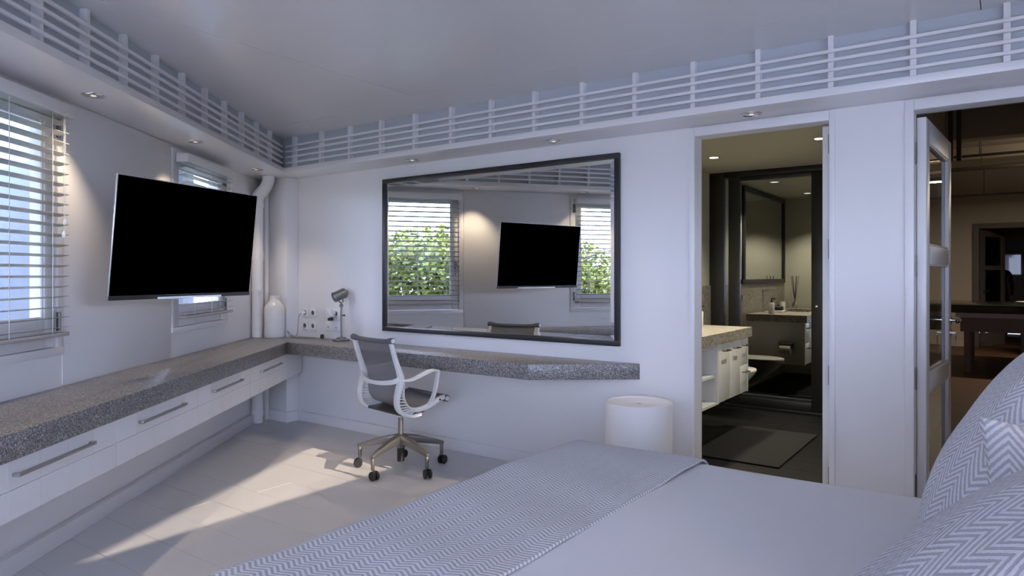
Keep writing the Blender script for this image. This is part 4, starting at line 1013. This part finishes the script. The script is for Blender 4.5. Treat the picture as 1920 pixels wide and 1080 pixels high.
for (s, n_), lb in (((-2.049, 1.951), 'bathroom ceiling downlight near the shower screen'), ((-1.125, 1.597), 'bathroom ceiling downlight at the right edge of the doorway'), ((-2.0, 0.65), 'bathroom ceiling downlight above the vanity basin')):
    X, Y = fr(W, s, n_); downlight(X, Y, BH, lb, BATH_W, 'bathroom downlights', bulb='bulb_hot', ang=105)

# ================================================================== LOFT BEYOND THE GLAZED DOOR (frame W)
LS0, LS1, LN1, LHT = -1.35, 4.5, 11.06, 3.3
struct('wall_loft_left', MB().box(LS0, LS0 + 0.05, 3.95, 15.1, 0, LHT).box(LS0 + 0.05, -0.53, 3.90, 3.95, 0, LHT).box(-0.535, -0.48, 0.12, 3.90, 0, LHT), M['loftwall'], W)
struct('wall_loft_right', MB().box(LS1, LS1 + 0.1, 0.10, 15.1, 0, LHT), M['loftwall'], W)
fw = MB(); ld0, ld1 = -0.40, 0.55
fw.box(LS0 + 0.05, ld0, LN1, LN1 + 0.12, 0, LHT); fw.box(ld1, LS1, LN1, LN1 + 0.12, 0, LHT); fw.box(ld0, ld1, LN1, LN1 + 0.12, 2.13, LHT)
struct('wall_loft_end', fw, M['loftwall'], W)
struct('wall_loft_front', MB().box(-0.48, D2a, 0.10, 0.12, 0, LHT).box(D2b, LS1, 0.10, 0.12, 0, LHT).box(D2a, D2b, 0.10, 0.12, DT, LHT), M['loftwall'], W)
struct('ceiling_loft', MB().box(LS0, LS1, 0.10, 15.2, LHT, LHT + 0.1), M['loftceil'], W)
lfl = struct('floor_loft', MB().box(-0.53, LS1, 0.0, 3.95, -0.06, -0.014).box(LS0, LS1, 3.95, 15.2, -0.06, -0.014), M['black'], W)
pw = 0.14
for r in range(99):
    n0 = 0.105 + r * pw
    ls = -0.475 if n0 < 3.96 else LS0 + 0.055
    cx0 = ls + ((r * 0.77) % 1.6) + 0.4
    ed = [ls, cx0, cx0 + 1.7, LS1]
    for i in range(len(ed) - 1):
        if n0 + pw > 14.95: continue
        MB().box(ed[i] + 0.001, ed[i + 1] - 0.001, n0, n0 + pw - 0.002, -0.014, 0.0).build('floor_plank', M['loftfloor'], lfl)
struct('baseboard_loft', MB().box(LS0 + 0.05, ld0 - 0.06, LN1 - 0.016, LN1, 0, 0.10), M['tablelight'], W)
for k, (n0, z0, hgt, lb) in enumerate(((3.4, 2.98, 0.32, 'nearest'), (6.1, 2.92, 0.38, 'middle'), (9.2, 3.0, 0.3, 'farthest'))):
    b_ = thing('ceiling_beam', lb + ' brown painted beam under the dark loft ceiling', 'beam', W, 2.0, n0, z0)
    MB().box(-2.45 if n0 < 3.95 else -3.28, 2.48, -0.14, 0.14, 0, LHT - z0).build('beam', M['loftwall'], b_, bevel=0.01)
for k, (n0, z0, r) in enumerate(((7.6, 2.95, 0.02), (8.3, 2.86, 0.03), (9.9, 2.62, 0.018))):
    b_ = thing('ceiling_pipe', ('thin', 'thicker', 'lowest')[k] + ' dark pipe slung across the loft ceiling', 'pipe', W, 1.6, n0, z0)
    MB().cyl((-2.85, 0, 0), (2.85, 0, 0), r, 10).build('pipe_run', M['loftdark'], b_)
    for x in (-1.9, -1.0, 0.2): MB().cyl((x, 0, r), (x, 0, LHT - z0), 0.006, 6).build('hanger', M['loftdark'], b_)
for k, s_ in enumerate((-0.53, -0.46)):
    b_ = thing('conduit', ('left', 'right')[k] + ' one of two dark conduits hanging behind the top of the glazed door', 'pipe', W, s_ + 0.08, 4.2, 2.42)
    MB().cyl((0, 0, 0.0), (0, 0, LHT - 2.421), 0.022, 10).build('pipe_run', M['loftdark'], b_)
# far door of the loft, ajar
fd = thing('far_door', 'dark glazed door standing ajar in the far loft wall', 'door', W, ld0 + 0.01, LN1 + 0.02, 0.008, radians(67))
f = MB(); fl, fh = 0.85, 2.10
f.box(0, 0.11, -0.04, 0, 0, fh); f.box(fl - 0.11, fl, -0.04, 0, 0, fh); f.box(0.11, fl - 0.11, -0.04, 0, fh - 0.12, fh); f.box(0.11, fl - 0.11, -0.04, 0, 0, 0.24); f.box(0.11, fl - 0.11, -0.04, 0, 1.38, 1.46)
f.build('door_frame', M['loftdark'], fd)
for a, b in ((0.24, 1.38), (1.46, fh - 0.12)): MB().box(0.11, fl - 0.11, -0.023, -0.017, a, b).build('pane', M['doorglass'], fd)
MB().cyl((0.05, -0.04, 1.0), (0.05, -0.09, 1.0), 0.012, 10).cyl((0.05, -0.085, 1.0), (0.20, -0.085, 1.0), 0.011, 10).build('lever_handle', M['black'], fd)
struct('trim_10', MB().box(ld0 - 0.09, ld0, LN1 - 0.03, LN1, 0, 2.22).box(ld1, ld1 + 0.09, LN1 - 0.03, LN1, 0, 2.22).box(ld0, ld1, LN1 - 0.03, LN1, 2.13, 2.22), M['loftdark'], W)
# room beyond with a bright window
FN = 15.0
ww = MB(); wa, wb2, wz0, wz1 = -0.06, 0.29, 1.28, 1.78
ww.box(LS0 + 0.05, wa, FN, FN + 0.1, 0, LHT); ww.box(wb2, LS1, FN, FN + 0.1, 0, LHT); ww.box(wa, wb2, FN, FN + 0.1, 0, wz0); ww.box(wa, wb2, FN, FN + 0.1, wz1, LHT)
struct('wall_loft_far', ww, M['loftwall'], W)
w4 = struct('window_4', MB().box(wa, wa + 0.03, FN + 0.02, FN + 0.06, wz0, wz1).box(wb2 - 0.03, wb2, FN + 0.02, FN + 0.06, wz0, wz1).box(wa, wb2, FN + 0.02, FN + 0.06, wz0, wz0 + 0.03).box(wa, wb2, FN + 0.02, FN + 0.06, wz1 - 0.03, wz1), M['trim'], W)
MB().box(wa + 0.03, wb2 - 0.03, FN + 0.035, FN + 0.04, wz0 + 0.03, wz1 - 0.03).build('pane', M['glass'], w4)
cu = MB().box(wa + 0.01, wb2 - 0.01, FN + 0.062, FN + 0.066, wz0 + 0.01, wz1 - 0.01)
cu.build('dimming_sheet', M['dimming_sheet'], w4)  # added sheet outside the pane, dims the sky behind it
# table
tb = thing('stone_table', 'long dark stone topped table in the loft beyond the glazed door', 'table', W, 1.3, 7.85, 0)
MB().box(-2.3, 2.2, -0.95, 1.0, 0.80, 0.90).build('table_top', M['tabletop'], tb, bevel=0.004)
MB().box(-1.85, 2.1, -0.84, -0.80, 0.735, 0.80).box(-1.85, 2.1, 0.80, 0.84, 0.735, 0.80).build('edge_rail', M['tablelight'], tb)
MB().box(-1.80, 2.05, -0.80, -0.78, 0.545, 0.735).box(-1.80, 2.05, 0.78, 0.80, 0.545, 0.735).box(-1.80, -1.78, -0.78, 0.78, 0.545, 0.735).build('apron', M['apron'], tb)
for x in (-1.76, -0.62, 1.95):
    for y in (-0.78, 0.72): MB().box(x, x + 0.07, y, y + 0.07, 0, 0.545 if x != -0.62 else 0.735).build('leg', M['apron'] if x != -0.62 else M['tablelight'], tb)
pl = thing('white_platter', 'white platter lying on the dark loft table', 'platter', W, 0.36, 7.75, 0.90)
MB().lathe([(0.13, 0), (0.24, 0.018), (0.26, 0.035), (0.25, 0.035), (0.13, 0.01)], 32).build('dish', M['ceramic'], pl)
bo = thing('white_bowl', 'white shallow bowl standing on the white platter', 'bowl', W, 0.39, 7.75, 0.912)
MB().lathe([(0.06, 0), (0.12, 0.03), (0.19, 0.075), (0.185, 0.078), (0.06, 0.012)], 32).build('bowl', M['ceramic'], bo)
lt = thing('strip_lamp', 'thin hanging strip lamp over the loft table', 'pendant light', W, 1.75, 7.7, 2.66)
MB().box(-1.38, 1.7, -0.02, 0.02, 0.0, 0.05).build('housing', M['loftdark'], lt)
MB().box(-1.36, 1.68, -0.015, 0.015, -0.008, 0.0).build('diffuser', M['bulb_hot'], lt)
for x in (-1.2, 1.5): MB().cyl((x, 0, 0.05), (x, 0, LHT - 2.662), 0.003, 6).build('wire', M['loftdark'], lt)
light('strip_lamp_light', 'AREA', lt, (0.1, 0, -0.02), LOFT_W, (1.0, 0.80, 0.58), shape='RECTANGLE', size=2.8, size_y=0.05)
light('added_ceiling_fill', 'AREA', lt, (0.1, 0, 0.06), LOFT_W * 0.5, (1.0, 0.80, 0.58), shape='RECTANGLE', size=2.8, size_y=0.05).rotation_euler = (pi, 0, 0)  # fill light added to brighten the loft ceiling and beams
cs_ = thing('dark_cabinet', 'black low cabinet standing behind the loft table', 'cabinet', W, 0.35, 10.2, 0)
MB().box(-0.16, 0.5, -0.2, 0.2, 0.02, 0.62).box(-0.14, 0.48, -0.18, 0.18, 0, 0.02).build('body', M['black'], cs_, bevel=0.004)
MB().box(-0.155, 0.495, -0.215, -0.2, 0.03, 0.61).build('door', M['black'], cs_, bevel=0.003)

# person far off, head and shoulder against the bright window
pe = thing('person', 'distant person in dark shirt standing by the far bright window', 'person', W, -0.12, 14.2, 0.0, radians(170))
def skinned(name, verts, edges, m, parent):
    me = bpy.data.meshes.new(name); me.from_pydata([v[:3] for v in verts], edges, [])
    o = bpy.data.objects.new(name, me); COL.objects.link(o); o.parent = parent
    md = o.modifiers.new('skin', 'SKIN'); md.use_smooth_shade = True
    for i, v in enumerate(verts): me.skin_vertices[0].data[i].radius = (v[3], v[4] if len(v) > 4 else v[3])
    me.skin_vertices[0].data[0].use_root = True
    o.modifiers.new('sub', 'SUBSURF').levels = 1; o.modifiers['sub'].render_levels = 2
    me.materials.append(m); return o
pv = [(0, 0, 0.92, .14, .10), (0, 0, 1.10, .13, .09), (0, 0.01, 1.30, .15, .10), (0, 0.01, 1.38, .07, .06), (0, 0.0, 1.44, .048, .05),
      (-.17, 0, 1.34, .055), (-.22, 0.01, 1.08, .042), (-.21, -.06, .86, .03), (.17, 0, 1.34, .055), (.22, 0.01, 1.08, .042), (.21, -.06, .86, .03),
      (-.09, 0, .85, .09), (-.10, -.01, .48, .06), (-.10, .02, .09, .04), (-.10, -.12, .04, .035), (.09, 0, .85, .09), (.10, -.01, .48, .06), (.10, .02, .09, .04), (.10, -.12, .04, .035)]
pe_b = skinned('body', pv, [(0, 1), (1, 2), (2, 3), (3, 4), (3, 5), (5, 6), (6, 7), (3, 8), (8, 9), (9, 10), (0, 11), (11, 12), (12, 13), (13, 14), (0, 15), (15, 16), (16, 17), (17, 18)], M['shirt'], pe)
hdm = MB(); hdm.grid(20, 14, lambda u, v: (0.075 * sin(pi * v) * cos(2 * pi * u), 0.092 * sin(pi * v) * sin(2 * pi * u) - 0.01, 1.555 - 0.115 * cos(pi * v)))
hdm.box(-0.012, 0.012, -0.118, -0.09, 1.53, 1.565); hdm.build('head', M['skin'], pe, sharp=180)
MB().grid(20, 8, lambda u, v: (0.084 * sin(pi * .52 * v) * cos(2 * pi * u), 0.100 * sin(pi * .52 * v) * sin(2 * pi * u) + 0.012, 1.56 + 0.122 * cos(pi * .52 * v))).build('hair', M['black'], pe, sharp=180)

# ================================================================== OUTSIDE
struct('ground', MB().box(-40, 30, -40, 30, -0.9, -0.4), M['grass'])
struct('wall_outside', MB().box(-8.5, -2.75, 5.75, 5.95, -0.4, 2.75), M['concrete_out'])
def sky_blockf(u, v):
    a = radians(-85 + 120 * u); r = 14 + 22 * v
    return r * cos(a), r * sin(a), -0.5 + 4.6 * sin(pi * min(1, v * 0.9 + 0.1)) * (0.75 + 0.25 * sin(9 * u + 2))
hl = MB().grid(60, 16, sky_blockf); hl_ = struct('sky_block_hill', hl, M['grass'], sharp=180, recalc=False)  # unseen hill added to keep bright sky out of pane reflections
rng = np.random.default_rng(3)
def tree(x, y, rx, ry, rz, cz, n, label):
    t = thing('tree', label, 'tree', ROOM, x, y, -0.4, 0, 'trees outside the windows')
    tr = MB().tube(spline([(0, 0, 0), (0.05, 0.04, 0.8), (-0.02, 0.0, cz + 0.2)], 4), [0.10] * 4 + [0.08] * 4 + [0.06], 10)
    for k in range(7):
        a = k * 0.9; tr.tube([(0, 0, cz - 0.2 + 0.1 * k), (0.5 * rx * cos(a), 0.5 * ry * sin(a), cz + 0.2 + 0.12 * k), (0.85 * rx * cos(a), 0.85 * ry * sin(a), cz + 0.45 + 0.1 * k)], [0.04, 0.025, 0.01], 6)
    tr.build('trunk', M['bark'], t)
    d = rng.normal(size=(n, 3)); d /= np.linalg.norm(d, axis=1)[:, None]
    r = rng.uniform(0.45, 1.0, (n, 1)) ** 0.6 * (1 + 0.22 * np.sin(5 * d[:, :1] + 3 * d[:, 1:2]) * np.cos(4 * d[:, 2:3]))
    p = d * r * np.array([rx, ry, rz]) + np.array([0, 0, cz])
    a = rng.normal(size=(n, 3)); a /= np.linalg.norm(a, axis=1)[:, None]
    b = np.cross(a, rng.normal(size=(n, 3))); b /= np.linalg.norm(b, axis=1)[:, None]
    ln = rng.uniform(0.08, 0.15, (n, 1)); wd = ln * 0.33
    V = np.stack([p - a * ln * .5, p + b * wd, p + a * ln * .5, p - b * wd], 1).reshape(-1, 3)
    me = bpy.data.meshes.new('foliage'); me.from_pydata(V.tolist(), [], np.arange(4 * n).reshape(n, 4).tolist()); me.materials.append(M['leaf'])
    o = bpy.data.objects.new('foliage', me); COL.objects.link(o); o.parent = t; o['kind'] = 'stuff'
tree(-8.6, 3.6, 1.3, 1.5, 1.2, 1.35, 14000, 'leafy green tree seen in the mirror through the far window')
tree(-9.4, 0.5, 1.3, 1.5, 1.15, 1.2, 12000, 'bushy green tree reflected between the two windows')
tree(-9.0, -2.5, 1.3, 1.5, 1.2, 1.45, 14000, 'sunlit tree reflected at the mirror right edge')
tree(-8.6, -5.7, 1.3, 1.6, 1.2, 1.6, 8000, 'green tree farthest along the row outside')
